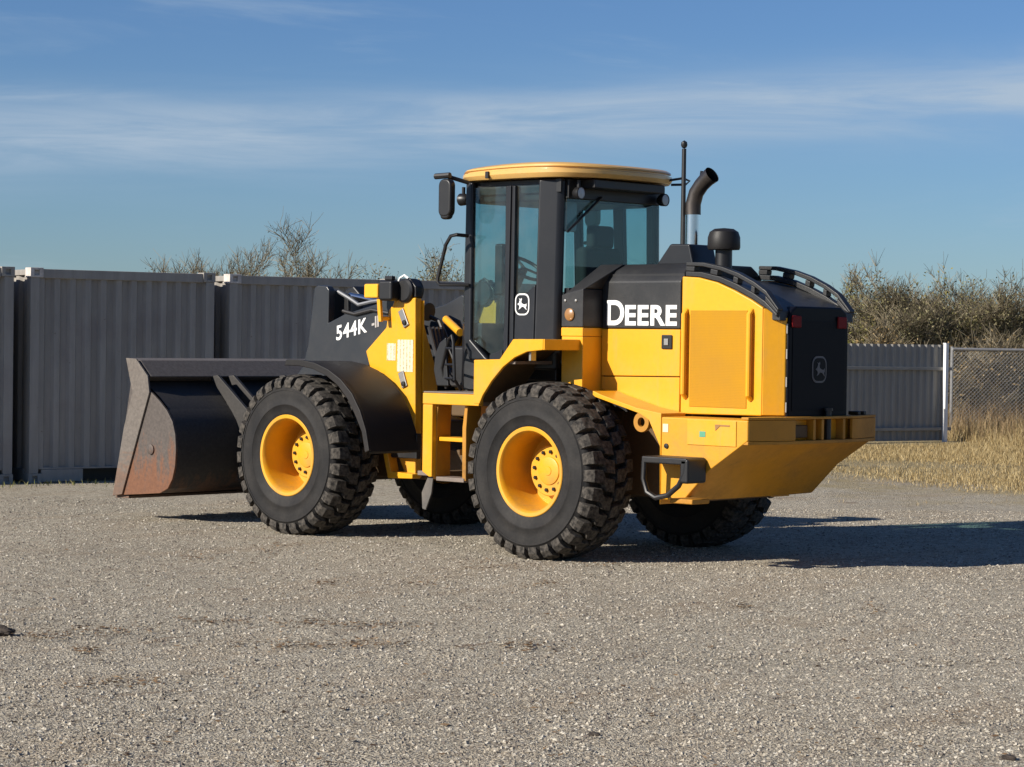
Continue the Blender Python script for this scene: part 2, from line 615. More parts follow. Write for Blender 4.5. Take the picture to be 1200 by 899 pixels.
v1 = vor(t, v, 62)
v2 = vor(t, v, 150)
v3 = vor(t, v, 27)
sepc = N(t, 'ShaderNodeSeparateColor')
t.links.new(v1.outputs['Color'], sepc.inputs[0])
sepc2 = N(t, 'ShaderNodeSeparateColor')
t.links.new(v2.outputs['Color'], sepc2.inputs[0])
sepc3 = N(t, 'ShaderNodeSeparateColor')
t.links.new(v3.outputs['Color'], sepc3.inputs[0])
st = ramp(t, sepc.outputs[0], [(0.0, (0.19, 0.165, 0.14)), (0.25, (0.33, 0.285, 0.222)), (0.55, (0.41, 0.362, 0.288)), (0.85, (0.47, 0.43, 0.355)), (1.0, (0.56, 0.52, 0.44))])
st2 = ramp(t, sepc2.outputs[0], [(0.0, (0.17, 0.15, 0.125)), (0.4, (0.35, 0.305, 0.24)), (0.8, (0.44, 0.395, 0.32)), (1.0, (0.55, 0.51, 0.43))])
c = mixc(t, 0.5, st, st2)
st3 = ramp(t, sepc3.outputs[1], [(0.0, (0.72, 0.70, 0.68)), (0.5, (1.0, 1.0, 1.0)), (1.0, (1.20, 1.19, 1.18))])
c = mixc(t, 1.0, c, st3, 'MULTIPLY')
big = noise(t, v, 0.45, 5, 0.6)
c = mixc(t, 1.0, c, ramp(t, big, [(0.25, (0.84, 0.82, 0.80)), (0.5, (1.0, 0.985, 0.96)), (0.75, (1.12, 1.10, 1.07))]), 'MULTIPLY')
# brown trodden streaks, drawn out along the yard
mpn = N(t, 'ShaderNodeMapping')
mpn.inputs['Rotation'].default_value = (0, 0, -YAW)
mpn.inputs['Scale'].default_value = (1.5, 0.45, 1)
t.links.new(v, mpn.inputs['Vector'])
sk = noise(t, mpn.outputs[0], 1.0, 6, 0.6, 0.6)
c = mixc(t, mapr(t, sk, 0.48, 0.68, 0, 0.42, True), c, (0.33, 0.25, 0.17))
sk2 = noise(t, mpn.outputs[0], 2.7, 5, 0.65, 0.3)
c = mixc(t, mapr(t, sk2, 0.61, 0.70, 0, 0.6, True), c, (0.17, 0.11, 0.072))
# dry turf past the edge of the yard
edge = dotn(t, v, gn, gn.dot(P1))
en = noise(t, v, 0.7, 5, 0.65)
ef = mapr(t, math2(t, 'ADD', edge, mapr(t, en, 0.2, 0.8, -3.2, 3.2)), -1.5, 2.5, 0, 0.92, True)
tn = noise(t, v, 9, 5, 0.7)
turf = ramp(t, tn, [(0.25, (0.15, 0.115, 0.06)), (0.5, (0.30, 0.235, 0.125)), (0.75, (0.42, 0.34, 0.20))])
c = mixc(t, ef, c, turf)
c = mixc(t, 1.0, c, (1.12, 1.14, 1.14), 'MULTIPLY')
t.links.new(c, b.inputs['Base Color'])
set_in(b, Roughness=0.95)
b.inputs['Specular IOR Level'].default_value = 0.15
hgt = math2(t, 'ADD', math2(t, 'MULTIPLY', v1.outputs['Distance'], -0.9), math2(t, 'MULTIPLY', v2.outputs['Distance'], -0.45))
hgt = math2(t, 'ADD', hgt, math2(t, 'MULTIPLY', noise(t, v, 6, 4, 0.6), 1.2))
bump(t, b, hgt, 0.9, 0.024)
M['gravel'] = mt

gx = []
# a fine patch round the yard inside a coarse sheet that runs to the horizon
xs = [-3000, -800, -200, -60] + list(np.linspace(-25, 45, 71)) + [90, 200, 800, 3000]
ys = [-3000, -800, -200, -90] + list(np.linspace(-60, 30, 91)) + [60, 200, 800, 3000]
gm_ = MB()
idx = {}
for i, x in enumerate(xs):
    for j, y in enumerate(ys):
        near = -20 < x < 40 and -50 < y < 25
        z = 0.0
        if near:
            r_l = math.hypot(x, y)
            z = 0.012 * math.sin(x * 0.9 + 1.3 * math.sin(y * 0.5)) * math.cos(y * 0.7 + 0.4) * (1 if r_l > 7.0 else 0.25)
        idx[i, j] = len(gm_.v)
        gm_.v.append((float(x), float(y), z))
for i in range(len(xs) - 1):
    for j in range(len(ys) - 1):
        gm_.f.append((idx[i, j], idx[i + 1, j], idx[i + 1, j + 1], idx[i, j + 1]))
g = gm_.build('ground', 'gravel', kind='structure', ang=180)


def fast_mesh(name, V, F, mat, kind=None, parent=None, smooth=False):
    """V (n,3), F (m,k) numpy arrays"""
    me = bpy.data.meshes.new(name)
    n, (m_, k) = len(V), F.shape
    me.vertices.add(n)
    me.vertices.foreach_set('co', V.astype(np.float32).ravel())
    me.loops.add(m_ * k)
    me.loops.foreach_set('vertex_index', F.astype(np.int32).ravel())
    me.polygons.add(m_)
    me.polygons.foreach_set('loop_start', np.arange(0, m_ * k, k, dtype=np.int32))
    me.polygons.foreach_set('use_smooth', np.full(m_, smooth))
    me.update(calc_edges=True)
    me.materials.append(M[mat])
    ob = bpy.data.objects.new(name, me)
    col.objects.link(ob)
    if parent is not None:
        ob.parent = parent
    if kind:
        ob['kind'] = kind
    return ob


# loose stones: angular crushed rock lying on the yard
mt, t, b = new_mat('crushed_stone')
gm = N(t, 'ShaderNodeNewGeometry')
c = ramp(t, gm.outputs['Random Per Island'], [(0.0, (0.12, 0.10, 0.088)), (0.2, (0.25, 0.215, 0.17)), (0.5, (0.35, 0.31, 0.245)), (0.8, (0.43, 0.385, 0.315)), (0.985, (0.47, 0.435, 0.365)), (1.0, (0.57, 0.535, 0.47))])
t.links.new(c, b.inputs['Base Color'])
set_in(b, Roughness=0.9)
b.inputs['Specular IOR Level'].default_value = 0.2
M['stone'] = mt
NS = 150000
d_ = 8.3 + (rng.random(NS) ** 1.15) * 17.0
lat = (rng.random(NS) * 2 - 1) * (0.30 * d_ + 0.4)
hf = np.array([math.cos(YAW), math.sin(YAW)])
hr = np.array([rgt0.x, rgt0.y])
pos = np.array([CAM.x, CAM.y])[None] + d_[:, None] * hf + lat[:, None] * hr
octv = np.array([(1, 0, 0), (-1, 0, 0), (0, 1, 0), (0, -1, 0), (0, 0, 1), (0, 0, -1)], float)
octf = np.array([(0, 2, 4), (2, 1, 4), (1, 3, 4), (3, 0, 4), (2, 0, 5), (1, 2, 5), (3, 1, 5), (0, 3, 5)])
rad = 0.0038 + 0.0085 * rng.random(NS) ** 3.0
V = octv[None] * (0.65 + 0.7 * rng.random((NS, 6, 1)))
sc3 = np.stack([0.8 + 0.6 * rng.random(NS), 0.8 + 0.6 * rng.random(NS), 0.55 + 0.35 * rng.random(NS)], -1)
V = V * sc3[:, None, :]
V += (rng.random((NS, 6, 3)) - 0.5) * 0.5
ang = rng.random(NS) * 2 * math.pi
ca, sa = np.cos(ang)[:, None], np.sin(ang)[:, None]
V = np.stack([V[..., 0] * ca - V[..., 1] * sa, V[..., 0] * sa + V[..., 1] * ca, V[..., 2]], -1) * rad[:, None, None]
gz = 0.012 * np.sin(pos[:, 0] * 0.9 + 1.3 * np.sin(pos[:, 1] * 0.5)) * np.cos(pos[:, 1] * 0.7 + 0.4) * np.where(np.hypot(pos[:, 0], pos[:, 1]) > 7, 1, 0.25)
V[..., 0] += pos[:, 0:1]
V[..., 1] += pos[:, 1:2]
V[..., 2] += (gz + rad * 0.15)[:, None]
F = (octf[None] + (np.arange(NS) * 6)[:, None, None]).reshape(-1, 3)
g = fast_mesh('gravel', V.reshape(-1, 3), F, 'stone', 'stuff')
g['label'] = 'loose grey and tan crushed stone spread over the yard'

# ------------------------------------------------------------------ shipping containers
mt, t, b = new_mat('container_paint')
v = wcoord(t)
oi = N(t, 'ShaderNodeObjectInfo')
mpn = N(t, 'ShaderNodeMapping')
mpn.inputs['Scale'].default_value = (7, 7, 0.8)
t.links.new(v, mpn.inputs['Vector'])
n = noise(t, mpn.outputs[0], 1.0, 6, 0.65)
nb = noise(t, v, 1.4, 5, 0.6)
c = mixc(t, mapr(t, n, 0.3, 0.7), (0.24, 0.222, 0.195), (0.335, 0.313, 0.278))
c = mixc(t, mapr(t, nb, 0.50, 0.75, 0, 0.5), c, (0.21, 0.18, 0.17))
nd = noise(t, v, 14, 4, 0.7)
c = mixc(t, mapr(t, nd, 0.68, 0.76, 0, 0.7), c, (0.10, 0.055, 0.035))
t.links.new(c, b.inputs['Base Color'])
set_in(b, Roughness=0.6)
M['container'] = mt
mt, t, b = new_mat('casting_sunlit')  # paler than the container paint: sunlight put into the colour
v = wcoord(t)
n = noise(t, v, 12, 4, 0.6)
t.links.new(mixc(t, mapr(t, n, 0.35, 0.7), (0.62, 0.58, 0.53), (0.40, 0.35, 0.31)), b.inputs['Base Color'])
set_in(b, Roughness=0.6)
M['casting'] = mt


def corrug(w_, z0, z1, pitch, depth, flat=0.34):
    """vertical trapezoid corrugation in the local XZ plane, facing -Y; returns (profile, faces)"""
    pts = []
    n = int(round(w_ / pitch))
    pt = w_ / n
    for i in range(n):
        x = i * pt
        pts += [(x, 0), (x + pt * flat, 0), (x + pt * 0.5, depth), (x + pt * (0.5 + flat), depth)]
    pts.append((w_, 0))
    return pts


def sheet(mb, pts, z0, z1, thick, fn):
    """thin corrugated sheet with real thickness; fn maps (a, d, z) to a point"""
    n = len(pts)
    vs = [fn(a, d, z) for z in (z0, z1) for off in (0, thick) for a, d in [(p[0], p[1] + off) for p in pts]]
    fs = []
    for i in range(n - 1):
        fs += [(i, i + 1, 2 * n + i + 1, 2 * n + i), (n + i + 1, n + i, 3 * n + i, 3 * n + i + 1),
               (2 * n + i, 2 * n + i + 1, 3 * n + i + 1, 3 * n + i), (i + 1, i, n + i, n + i + 1)]
    fs += [(0, 2 * n, 3 * n, n), (n - 1, 2 * n - 1, 4 * n - 1, 3 * n - 1)]
    mb.add(vs, fs)


CW, CH, CL = 2.44, 2.59, 6.06


def make_container():
    root = empty('shipping_container')
    mb = MB()
    sheet(mb, corrug(2.20, 0, 0, 0.20, 0.045), 0.19, 2.47, 0.004, lambda a, d, z: (0.12 + a, 0.03 + d, z))
    mb.build('end_wall', 'container', root, ang=20)
    mb = MB()
    sheet(mb, corrug(5.76, 0, 0, 0.278, 0.036), 0.17, 2.50, 0.004, lambda a, d, z: (0.02 + d, 0.15 + a, z))
    mb.build('side_wall', 'container', root, ang=20)
    mb = MB()
    sheet(mb, corrug(5.76, 0, 0, 0.278, 0.036), 0.17, 2.50, 0.004, lambda a, d, z: (CW - 0.02 - d, 0.15 + a, z))
    mb.build('side_wall', 'container', root, ang=20)
    MB().box(0.02, CW - 0.02, 0.02, CL - 0.02, 2.545, 2.57).build('roof', 'container', root, 0.004)
    MB().box(0.1, CW - 0.1, CL - 0.10, CL - 0.03, 0.18, 2.48).build('door', 'container', root, 0.004)
    for x in (0.0, CW - 0.13):
        for y in (0.0, CL - 0.14):
            MB().box(x + 0.006, x + 0.124, y + 0.006, y + 0.134, 0.118, CH - 0.118).build('corner_post', 'container', root, 0.006)
            for z in (0.0, CH - 0.118):
                cm = MB()
                xx, yy = (x - 0.002, y - 0.004)
                xw, yw = 0.165, 0.175
                if x > 1:
                    xx = x + 0.13 - xw + 0.002
                if y > 1:
                    yy = y + 0.14 - yw + 0.004
                # hollow block with an oval eye on the end face: frame of four bars, an inner dark box behind
                x0, x1, y0, y1, z0, z1 = xx, xx + xw, yy, yy + yw, z, z + 0.118
                cm.box(x0, x1, y0 + 0.03, y1, z0, z1)
                cm.box(x0, x0 + 0.05, y0, y0 + 0.03, z0, z1)
                cm.box(x1 - 0.05, x1, y0, y0 + 0.03, z0, z1)
                cm.box(x0 + 0.05, x1 - 0.05, y0, y0 + 0.03, z0, z0 + 0.028)
                cm.box(x0 + 0.05, x1 - 0.05, y0, y0 + 0.03, z1 - 0.028, z1)
                cm.build('corner_casting', 'casting' if z > 1 and x < 1 else 'container', root, 0.004)  # only the upper left castings get the painted sunlit tone
    for x0, x1 in ((0.165, 0.70), (1.74, CW - 0.165)):
        MB().box(x0, x1, 0.012, 0.10, 0.015, 0.165).build('bottom_rail', 'container', root, 0.005)
    MB().box(0.13, CW - 0.13, 0.02, 0.10, 0.168, 0.19).build('sill', 'container', root, 0.003)
    MB().box(0.165, CW - 0.165, 0.008, 0.09, 2.465, 2.575).build('top_rail', 'container', root, 0.006)
    for x in (0.004, CW - 0.064):
        MB().box(x, x + 0.06, 0.18, CL - 0.18, 2.50, 2.565).build('top_side_rail', 'container', root, 0.005)
        MB().box(x, x + 0.06, 0.18, CL - 0.18, 0.02, 0.17).build('bottom_side_rail', 'container', root, 0.005)
    MB().box(0.70, 1.74, 0.35, 0.40, 0.0, 0.165).build('tunnel_shade', 'black', root)  # black sheet standing in for the shade inside the tunnel recess
    return root


CA = Vector((10.292, -1.0, 0.0))
CANG = -1.79498
cdir = Vector((math.cos(CANG), math.sin(CANG), 0))
cont = make_container()
clabels = ['dark grey corrugated shipping container cut off by the photo edge, first in row',
           'dark grey corrugated shipping container directly behind the loader bucket, second in the row',
           'dark grey corrugated shipping container behind the loader boom, third in the row',
           'dark grey corrugated shipping container mostly hidden behind the loader cab, fourth in the row']
for k in range(4):
    o_ = cont if k == 0 else copy_tree(cont)
    p_ = CA + cdir * (CW + 0.20) * (k - 1)
    o_.location = p_ + Vector((0, 0, (0.0, 0.0, -0.006, 0.0)[k]))
    o_.rotation_euler = (0, 0, CANG)
    tag(o_, clabels[k], 'container', 'shipping containers parked side by side')

# ------------------------------------------------------------------ metal fence
mt, t, b = new_mat('fence_sheet')
v = wcoord(t)
mpn = N(t, 'ShaderNodeMapping')
mpn.inputs['Scale'].default_value = (5, 5, 0.7)
t.links.new(v, mpn.inputs['Vector'])
n = noise(t, mpn.outputs[0], 1.0, 5, 0.6)
t.links.new(mixc(t, mapr(t, n, 0.3, 0.7), (0.245, 0.23, 0.205), (0.30, 0.285, 0.255)), b.inputs['Base Color'])
set_in(b, Roughness=0.5, Metallic=0.2)
M['fence'] = mt
mt, t, b = new_mat('galvanised')
v = wcoord(t)
n = noise(t, v, 20, 4, 0.6)
t.links.new(mixc(t, mapr(t, n, 0.3, 0.7), (0.24, 0.235, 0.23), (0.36, 0.355, 0.345)), b.inputs['Base Color'])
set_in(b, Roughness=0.45, Metallic=0.5)
M['galv'] = mt
M['wire'] = paint('galvanised_wire', (0.30, 0.30, 0.29), 0.5, 0.0, (0.2, 0.17, 0.14), 0.3, metal=0.3)

FE = gp(1109, 43.5)
FANG = CANG - R_(4)
fdir = Vector((math.cos(FANG), math.sin(FANG), 0))
fence = empty('corrugated_fence', loc=FE, rz=FANG)   # local X along the fence, ends at x=0
tag(fence, 'grey corrugated sheet metal fence with one bright post behind the loader', 'fence')
for k in range(8):
    mb = MB()
    sheet(mb, corrug(0.96, 0, 0, 0.16, 0.030, 0.30), 0.03, 1.83, 0.003, lambda a, d, z: (a, d, z))
    s_ = mb.build('fence_sheet', 'fence', fence, ang=20)
    s_.location = (-0.96 * (k + 1), 0.0 + 0.004 * (k % 2), 0.0)
for z in (1.38, 0.25):
    MB().box(-7.7, 0.09, -0.055, -0.012, z - 0.03, z + 0.03).build('rail', 'fence', fence, 0.004)
for x in (-0.10, -2.6, -5.1, -7.6):
    mb = MB().box(x - 0.036, x + 0.036, -0.135, -0.058, 0.0, 1.85)
    mb.build('post', 'white', fence, 0.006)
    MB().box(x - 0.042, x + 0.042, -0.14, -0.053, 1.852, 1.865).build('post_cap', 'white', fence)

# ------------------------------------------------------------------ chain-link fence
CLF = gp(1116, 45.0)
clf = empty('chain_link_fence', loc=CLF, rz=FANG - R_(25))
tag(clf, 'chain-link fence with galvanised top rail in front of the brush', 'fence')
MB().tube([(0, 0, 1.75), (9, 0, 1.75)], 0.03, 8).build('top_rail', 'galv', clf)
for x in (0.0, 4.6, 9.0):
    MB().tube([(x, 0.05, 0.0), (x, 0.05, 1.80)], 0.032, 8).build('post', 'galv', clf)
wr = MB()
h = 1.72
st_ = 0.075
k = int((9 + h) / st_)
for i in range(-int(h / st_), int(9 / st_)):
    for sgn in (1, -1):
        a0 = i * st_ if sgn > 0 else i * st_ + h
        x0, z0, x1, z1 = (i * st_, 0.02, i * st_ + h, 0.02 + h) if sgn > 0 else (i * st_ + h, 0.02, i * st_, 0.02 + h)
        # clip to 0..9
        def clip(xa, za, xb, zb):
            if xa > xb:
                xa, za, xb, zb = xb, zb, xa, za
            if xb <= 0 or xa >= 9:
                return None
            if xa < 0:
                f_ = -xa / (xb - xa); xa, za = 0, za + (zb - za) * f_
            if xb > 9:
                f_ = (9 - xa) / (xb - xa); xb, zb = 9, za + (zb - za) * f_
            return (xa, 0.004 * sgn, za), (xb, 0.004 * sgn, zb)
        q = clip(x0, z0, x1, z1)
        if q:
            wr.tube(q, 0.004, 3, False)
wr.build('wire_mesh', 'wire', clf, kind='stuff')


# ------------------------------------------------------------------ the wheel loader
LD = empty('wheel_loader')
tag(LD, 'yellow and black articulated wheel loader with enclosed cab and lowered front bucket', 'wheel loader')

# ---- wheels
WB, ZC, TR_ = 3.027, 0.722, 0.738


def arc(c, r, a0, a1, n):
    return [(c[0] + r * math.cos(R_(a0 + (a1 - a0) * i / n)), c[1] + r * math.sin(R_(a0 + (a1 - a0) * i / n))) for i in range(n + 1)]


def make_wheel():
    """wheel about the local Y axis; the outer face looks to +Y"""
    wroot = empty('wheel', LD)
    prof = [(0.335, 0.205), (0.352, 0.232), (0.40, 0.250), (0.46, 0.262), (0.463, 0.266), (0.475, 0.266), (0.478, 0.263), (0.54, 0.266), (0.59, 0.264),
            (0.592, 0.269), (0.603, 0.269), (0.606, 0.262), (0.632, 0.252), (0.650, 0.236), (0.658, 0.215), (0.662, 0.18), (0.664, 0.09), (0.665, 0.0)]
    prof = prof + [(r, -h) for r, h in reversed(prof[:-1])]
    MB().lathe(prof, (0, 0, 0), 'y', 72).build('tyre', 'rubber', wroot, ang=50)
    # chunky lugs: shoulder block, narrow neck, and a mid block set half a pitch on
    tb = MB()
    nl = 30
    p = 2 * math.pi / nl
    path = [(0.266, 0.00), (0.235, 0.00), (0.150, 0.04), (0.128, 0.28), (0.105, 0.48), (0.012, 0.56)]
    hgt = [0.672, 0.716, 0.733, 0.735, 0.738, 0.740]
    low = [0.620, 0.640, 0.645, 0.645, 0.645, 0.645]
    half = [0.335, 0.345, 0.35, 0.22, 0.345, 0.36]
    for side in (1, -1):
        for i in range(nl):
            a0 = i * p + (0.5 * p if side < 0 else 0)
            vs = []
            for (y, s_), rt, rb_, hw in zip(path, hgt, low, half):
                for r, k in ((rb_, hw * 1.04), (rt, hw)):
                    for sg in (-1, 1):
                        a = a0 + (s_ + sg * k) * p
                        vs.append((r * math.cos(a), side * y, r * math.sin(a)))
            fs = []
            m_ = len(path)
            for j in range(m_ - 1):
                b0, b1 = j * 4, j * 4 + 4
                fs += [(b0 + 2, b0 + 3, b1 + 3, b1 + 2), (b0, b0 + 2, b1 + 2, b1), (b0 + 3, b0 + 1, b1 + 1, b1 + 3)]
            fs += [(0, 1, 3, 2), (m_ * 4 - 4, m_ * 4 - 2, m_ * 4 - 1, m_ * 4 - 3)]
            if side < 0:
                fs = [tuple(reversed(f)) for f in fs]
            tb.add(vs, fs)
    o_ = tb.build('tread', 'tread', wroot, 0.0035, 1, ang=25)
    rim = [(0.335, 0.20), (0.352, 0.228), (0.368, 0.238), (0.372, 0.244), (0.366, 0.249), (0.340, 0.246), (0.328, 0.232), (0.322, 0.20), (0.316, 0.10), (0.312, -0.06),
           (0.300, -0.10), (0.215, -0.10)]
    rim += [(0.215, -0.12), (0.312, -0.12), (0.33, -0.20)]
    MB().lathe(rim, (0, 0, 0), 'y', 64).build('rim', 'rim_yellow', wroot, ang=40)
    hub = [(0.212, -0.10), (0.212, -0.010), (0.204, 0.0), (0.120, 0.0), (0.114, 0.010), (0.106, 0.013), (0.04, 0.015), (0.036, 0.020), (0.0, 0.021)]
    MB().lathe(hub, (0, 0, 0), 'y', 48).build('hub', 'rim_yellow', wroot, ang=35)
    b0 = None
    for i in range(12):
        a = 2 * math.pi * i / 12 + 0.13
        mb = MB().lathe([(0.0165, 0.0), (0.0165, 0.016), (0.012, 0.02), (0.0, 0.02)], (0, 0, 0), 'y', 6)
        if b0 is None:
            b0 = mb.build('bolt', 'black', wroot, ang=20)
            ob = b0
        else:
            ob = b0.copy()
            col.objects.link(ob)
        ob.parent = wroot
        ob.location = (0.160 * math.cos(a), 0.001, 0.160 * math.sin(a))
    return wroot


wh = make_wheel()
for k, (x, s_, r_) in enumerate(((0, 1, 0.0), (WB, 1, 0.07), (0, -1, 0.11), (WB, -1, 0.03))):
    o_ = wh if k == 0 else copy_tree(wh, LD)
    o_.location = (x, s_ * 0.978, ZC)
    o_.rotation_euler = (0, r_, 0) if s_ > 0 else (0, r_, math.pi)
# axles
for x in (0, WB):
    MB().lathe([(0.0, -0.80), (0.17, -0.80), (0.17, -0.35), (0.26, -0.25), (0.26, 0.25), (0.17, 0.35), (0.17, 0.80), (0.0, 0.80)], (x, 0, ZC), 'y', 24).build('axle', 'frame_dark', LD)

# ---- rear frame and counterweight
rf = MB()
rf.box(-1.25, 1.45, -0.42, 0.42, 0.52, 1.30)
rf.build('rear_frame', 'frame_dark', LD, 0.02)
for s_ in (1, -1):
    MB().prism([(-0.36, 1.395), (-0.46, 1.362), (-0.83, 1.27), (-1.096, 1.232), (-1.096, 0.50), (-1.085, 0.97), (-0.965, 1.175), (-0.86, 1.225), (-0.46, 1.325), (-0.36, 1.35)], 'y', s_ * 0.55, s_ * 0.857).build('side_plate', 'yellow', LD, 0.006)
levels = [(1.205, 0, 0), (1.045, 0, 0), (0.80, 0.375, 0.36), (0.545, 0.635, 0.62)]
XO, XI = -1.97, -1.985
vs = []
for z, dxs, dxr in levels:
    vs += [(-1.10, 0.86, z), (XO + dxs, 0.86, z), (XI + dxr - 0.015, 0.46, z), (XI + dxr - 0.015, -0.46, z), (XO + dxs, -0.86, z), (-1.10, -0.86, z)]
fs = [tuple(range(6)), tuple(reversed(range(18, 24)))]
for j in range(3):
    for i in range(6):
        a, b_ = j * 6 + i, j * 6 + (i + 1) % 6
        fs.append((a, b_, b_ + 6, a + 6))
cw = empty('counterweight', LD)
MB().add(vs, fs).build('casting', 'yellow_cw', cw, 0.012)
# boxed rear bumper in front of the recess: top and bottom plates, end cheeks and ribs
outl = [(XO, 0.855), (-2.075, 0.46), (-2.075, -0.46), (XO, -0.855), (-1.90, -0.855), (-1.90, 0.855)]
MB().prism(outl, 'z', 1.207, 1.228).build('bumper_top', 'yellow_dirty_shaded', cw, 0.005)
MB().prism(outl, 'z', 1.012, 1.040).build('bumper_bottom', 'yellow_dirty_shaded', cw, 0.005)
for s_ in (1, -1):
    MB().prism([(XO + 0.002, s_ * 0.852), (-2.073, s_ * 0.462), (-2.073, s_ * 0.38), (-2.045, s_ * 0.38), (-1.96, s_ * 0.80)], 'z', 1.042, 1.205).build('bumper_cheek', 'yellow_dirty_shaded', cw, 0.005)
for y in (0.13, 0.02, -0.27):
    MB().box(-2.072, -1.98, y - 0.016, y + 0.016, 1.042, 1.205).build('rib', 'yellow_dirty_shaded', cw, 0.004)
MB().lathe([(0.0, 0.0), (0.028, 0.0), (0.028, 0.24), (0.04, 0.24), (0.04, 0.262), (0.0, 0.262)], (-2.03, -0.10, 1.03), 'z', 16).build('hitch_pin', 'black', cw)
MB().box(-2.035, -1.99, 0.17, 0.35, 1.06, 1.16).build('hitch_block', 'frame_dark', cw, 0.01)
for y in (-0.66, -0.58):
    MB().box(-2.0, -1.9, y - 0.02, y + 0.02, 1.2285, 1.26).build('lug', 'black', cw, 0.006)
# hatch with notice stickers
MB().box(-1.372, -1.862, 0.860, 0.868, 0.995, 1.195).build('hatch_panel', 'yellow', LD, 0.004)
MB().box(-1.50, -1.56, 0.868, 0.871, 1.06, 1.105).build('sticker', 'green', LD)
MB().box(-1.66, -1.80, 0.868, 0.871, 1.15, 1.162).build('sticker', 'amber_dull', LD)
MB().prism([(-1.655, 1.163), (-1.66, 1.115), (-1.70, 1.148), (-1.70, 1.163)], 'y', 0.868, 0.872).build('sticker', 'amber_dull', LD)
MB().box(-1.12, -1.175, 0.857, 0.864, 1.085, 1.150).build('sticker', 'pale', LD)
MB().lathe([(0.0, 0.0), (0.02, 0.0), (0.02, 0.012), (0.0, 0.014)], (-1.16, 0.860, 0.975), 'y', 12).build('plug', 'black', LD)
# lifting eye behind the rear tyre
MB().lathe([(0.038, -0.02), (0.08, -0.02), (0.084, 0.0), (0.08, 0.02), (0.038, 0.02)], (-0.885, 0.835, 1.155), 'y', 24, closed=True).build('lifting_eye', 'yellow_dirty_shaded', LD)

# black D-shaped boarding step on the counterweight
stp = empty('boarding_step', LD)
ys0, ys1 = 0.90, 1.10
MB().box(-1.10, -1.56, 0.862, 1.10, 0.845, 0.90).build('tread_plate', 'black', stp, 0.012)
dpath = [(-1.115, 1.08, 0.86), (-1.11, 1.08, 0.72), (-1.15, 1.08, 0.615), (-1.24, 1.08, 0.575), (-1.36, 1.08, 0.60), (-1.47, 1.08, 0.68), (-1.53, 1.08, 0.78), (-1.545, 1.08, 0.86)]
MB().tube(dpath, 0.022, 10).build('hoop', 'black', stp)
MB().box(-1.49, -1.575, 0.862, 1.10, 0.70, 0.895).build('side_web', 'black', stp, 0.02)
MB().box(-1.33, -1.56, 0.80, 1.02, 0.535, 0.575).build('lower_bracket', 'yellow_dirty_shaded', stp, 0.01)

# ---- engine hood
HY = 0.54
hood = empty('hood', LD)
MB().box(-1.03, -0.175, -(HY - 0.03), HY - 0.03, 1.22, 2.36).build('inner_shell', 'black', hood)
for s_ in (1, -1):
    y0, y1 = s_ * (HY - 0.03), s_ * HY
    MB().prism([(-0.172, 1.515), (-1.018, 1.525), (-1.018, 1.905), (-0.172, 1.905)], 'y', y0, y1).build('side_panel', 'yellow', hood, 0.006)
    MB().prism([(-0.172, 1.507), (-1.018, 1.517), (-1.018, 1.215), (-0.46, 1.335), (-0.172, 1.40)], 'y', y0, y1).build('side_panel', 'yellow', hood, 0.006)
    MB().box(-0.83, -0.94, s_ * (HY + 0.001), s_ * (HY + 0.014), 1.745, 1.86).build('latch', 'black', hood, 0.008)
    MB().box(-0.862, -0.908, s_ * (HY + 0.0145), s_ * (HY + 0.022), 1.775, 1.83).build('latch_button', 'steel', hood, 0.006)
prof = [(HY, 1.909), (HY, 2.295), (HY - 0.06, 2.39), (HY - 0.15, 2.445), (-(HY - 0.15), 2.445), (-(HY - 0.06), 2.39), (-HY, 2.295), (-HY, 1.909)]
MB().prism(prof, 'x', -1.018, -0.172).build('hood_cover', 'hoodblack', hood, 0.012)
text_mesh('lettering', 'D', 'white', 0.285, (-0.215, HY + 0.002, 1.942), (-1, 0, 0), (0, 0, 1), hood, 0.0025, 0.007, 0.98)
text_mesh('lettering', 'EERE', 'white', 0.226, (-0.418, HY + 0.002, 1.942), (-1, 0, 0), (0, 0, 1), hood, 0.0025, 0.007, 1.14, space=1.06)
# rear engine enclosure: side doors, chamfered corners, grille
top = [(-1.04, 2.335), (-1.20, 2.325), (-1.39, 2.285), (-1.56, 2.222), (-1.73, 2.148), (-1.853, 2.082)]
XG, YG = -1.985, 0.402
for s_ in (1, -1):
    y0, y1 = s_ * (HY - 0.035), s_ * HY
    poly = [(-1.030, 1.222)] + [(x, z) for x, z in top][0:0] + [(-1.030, 2.335)] + top[1:] + [(-1.853, 1.232)]
    MB().prism(poly, 'y', y0, y1).build('engine_door', 'yellow', hood, 0.01)
    MB().box(-1.125, -1.705, s_ * (HY + 0.0005), s_ * (HY + 0.006), 1.285, 2.06).build('vent_screen', 'screen', hood, 0.003)
    for xc in (-1.083, -1.745):
        MB().tube([(xc, s_ * HY, 1.36), (xc, s_ * (HY + 0.034), 1.385), (xc, s_ * (HY + 0.034), 2.03), (xc, s_ * HY, 2.065)], 0.022, 10).build('grab_bar', 'yellow', hood)
    # chamfered corner post
    vs = []
    for z, dz in ((1.235, 0), (2.08, 1)):
        vs += [(-1.856, s_ * HY, z), (XG, s_ * (YG + 0.012), z - 0.075 * dz), (XG, s_ * (YG - 0.04), z - 0.075 * dz), (-1.856, s_ * (HY - 0.06), z)]
    MB().add(vs, [(0, 1, 2, 3), (4, 7, 6, 5), (0, 4, 5, 1), (1, 5, 6, 2), (2, 6, 7, 3), (3, 7, 4, 0)]).build('corner_post', 'yellow', hood, 0.008)
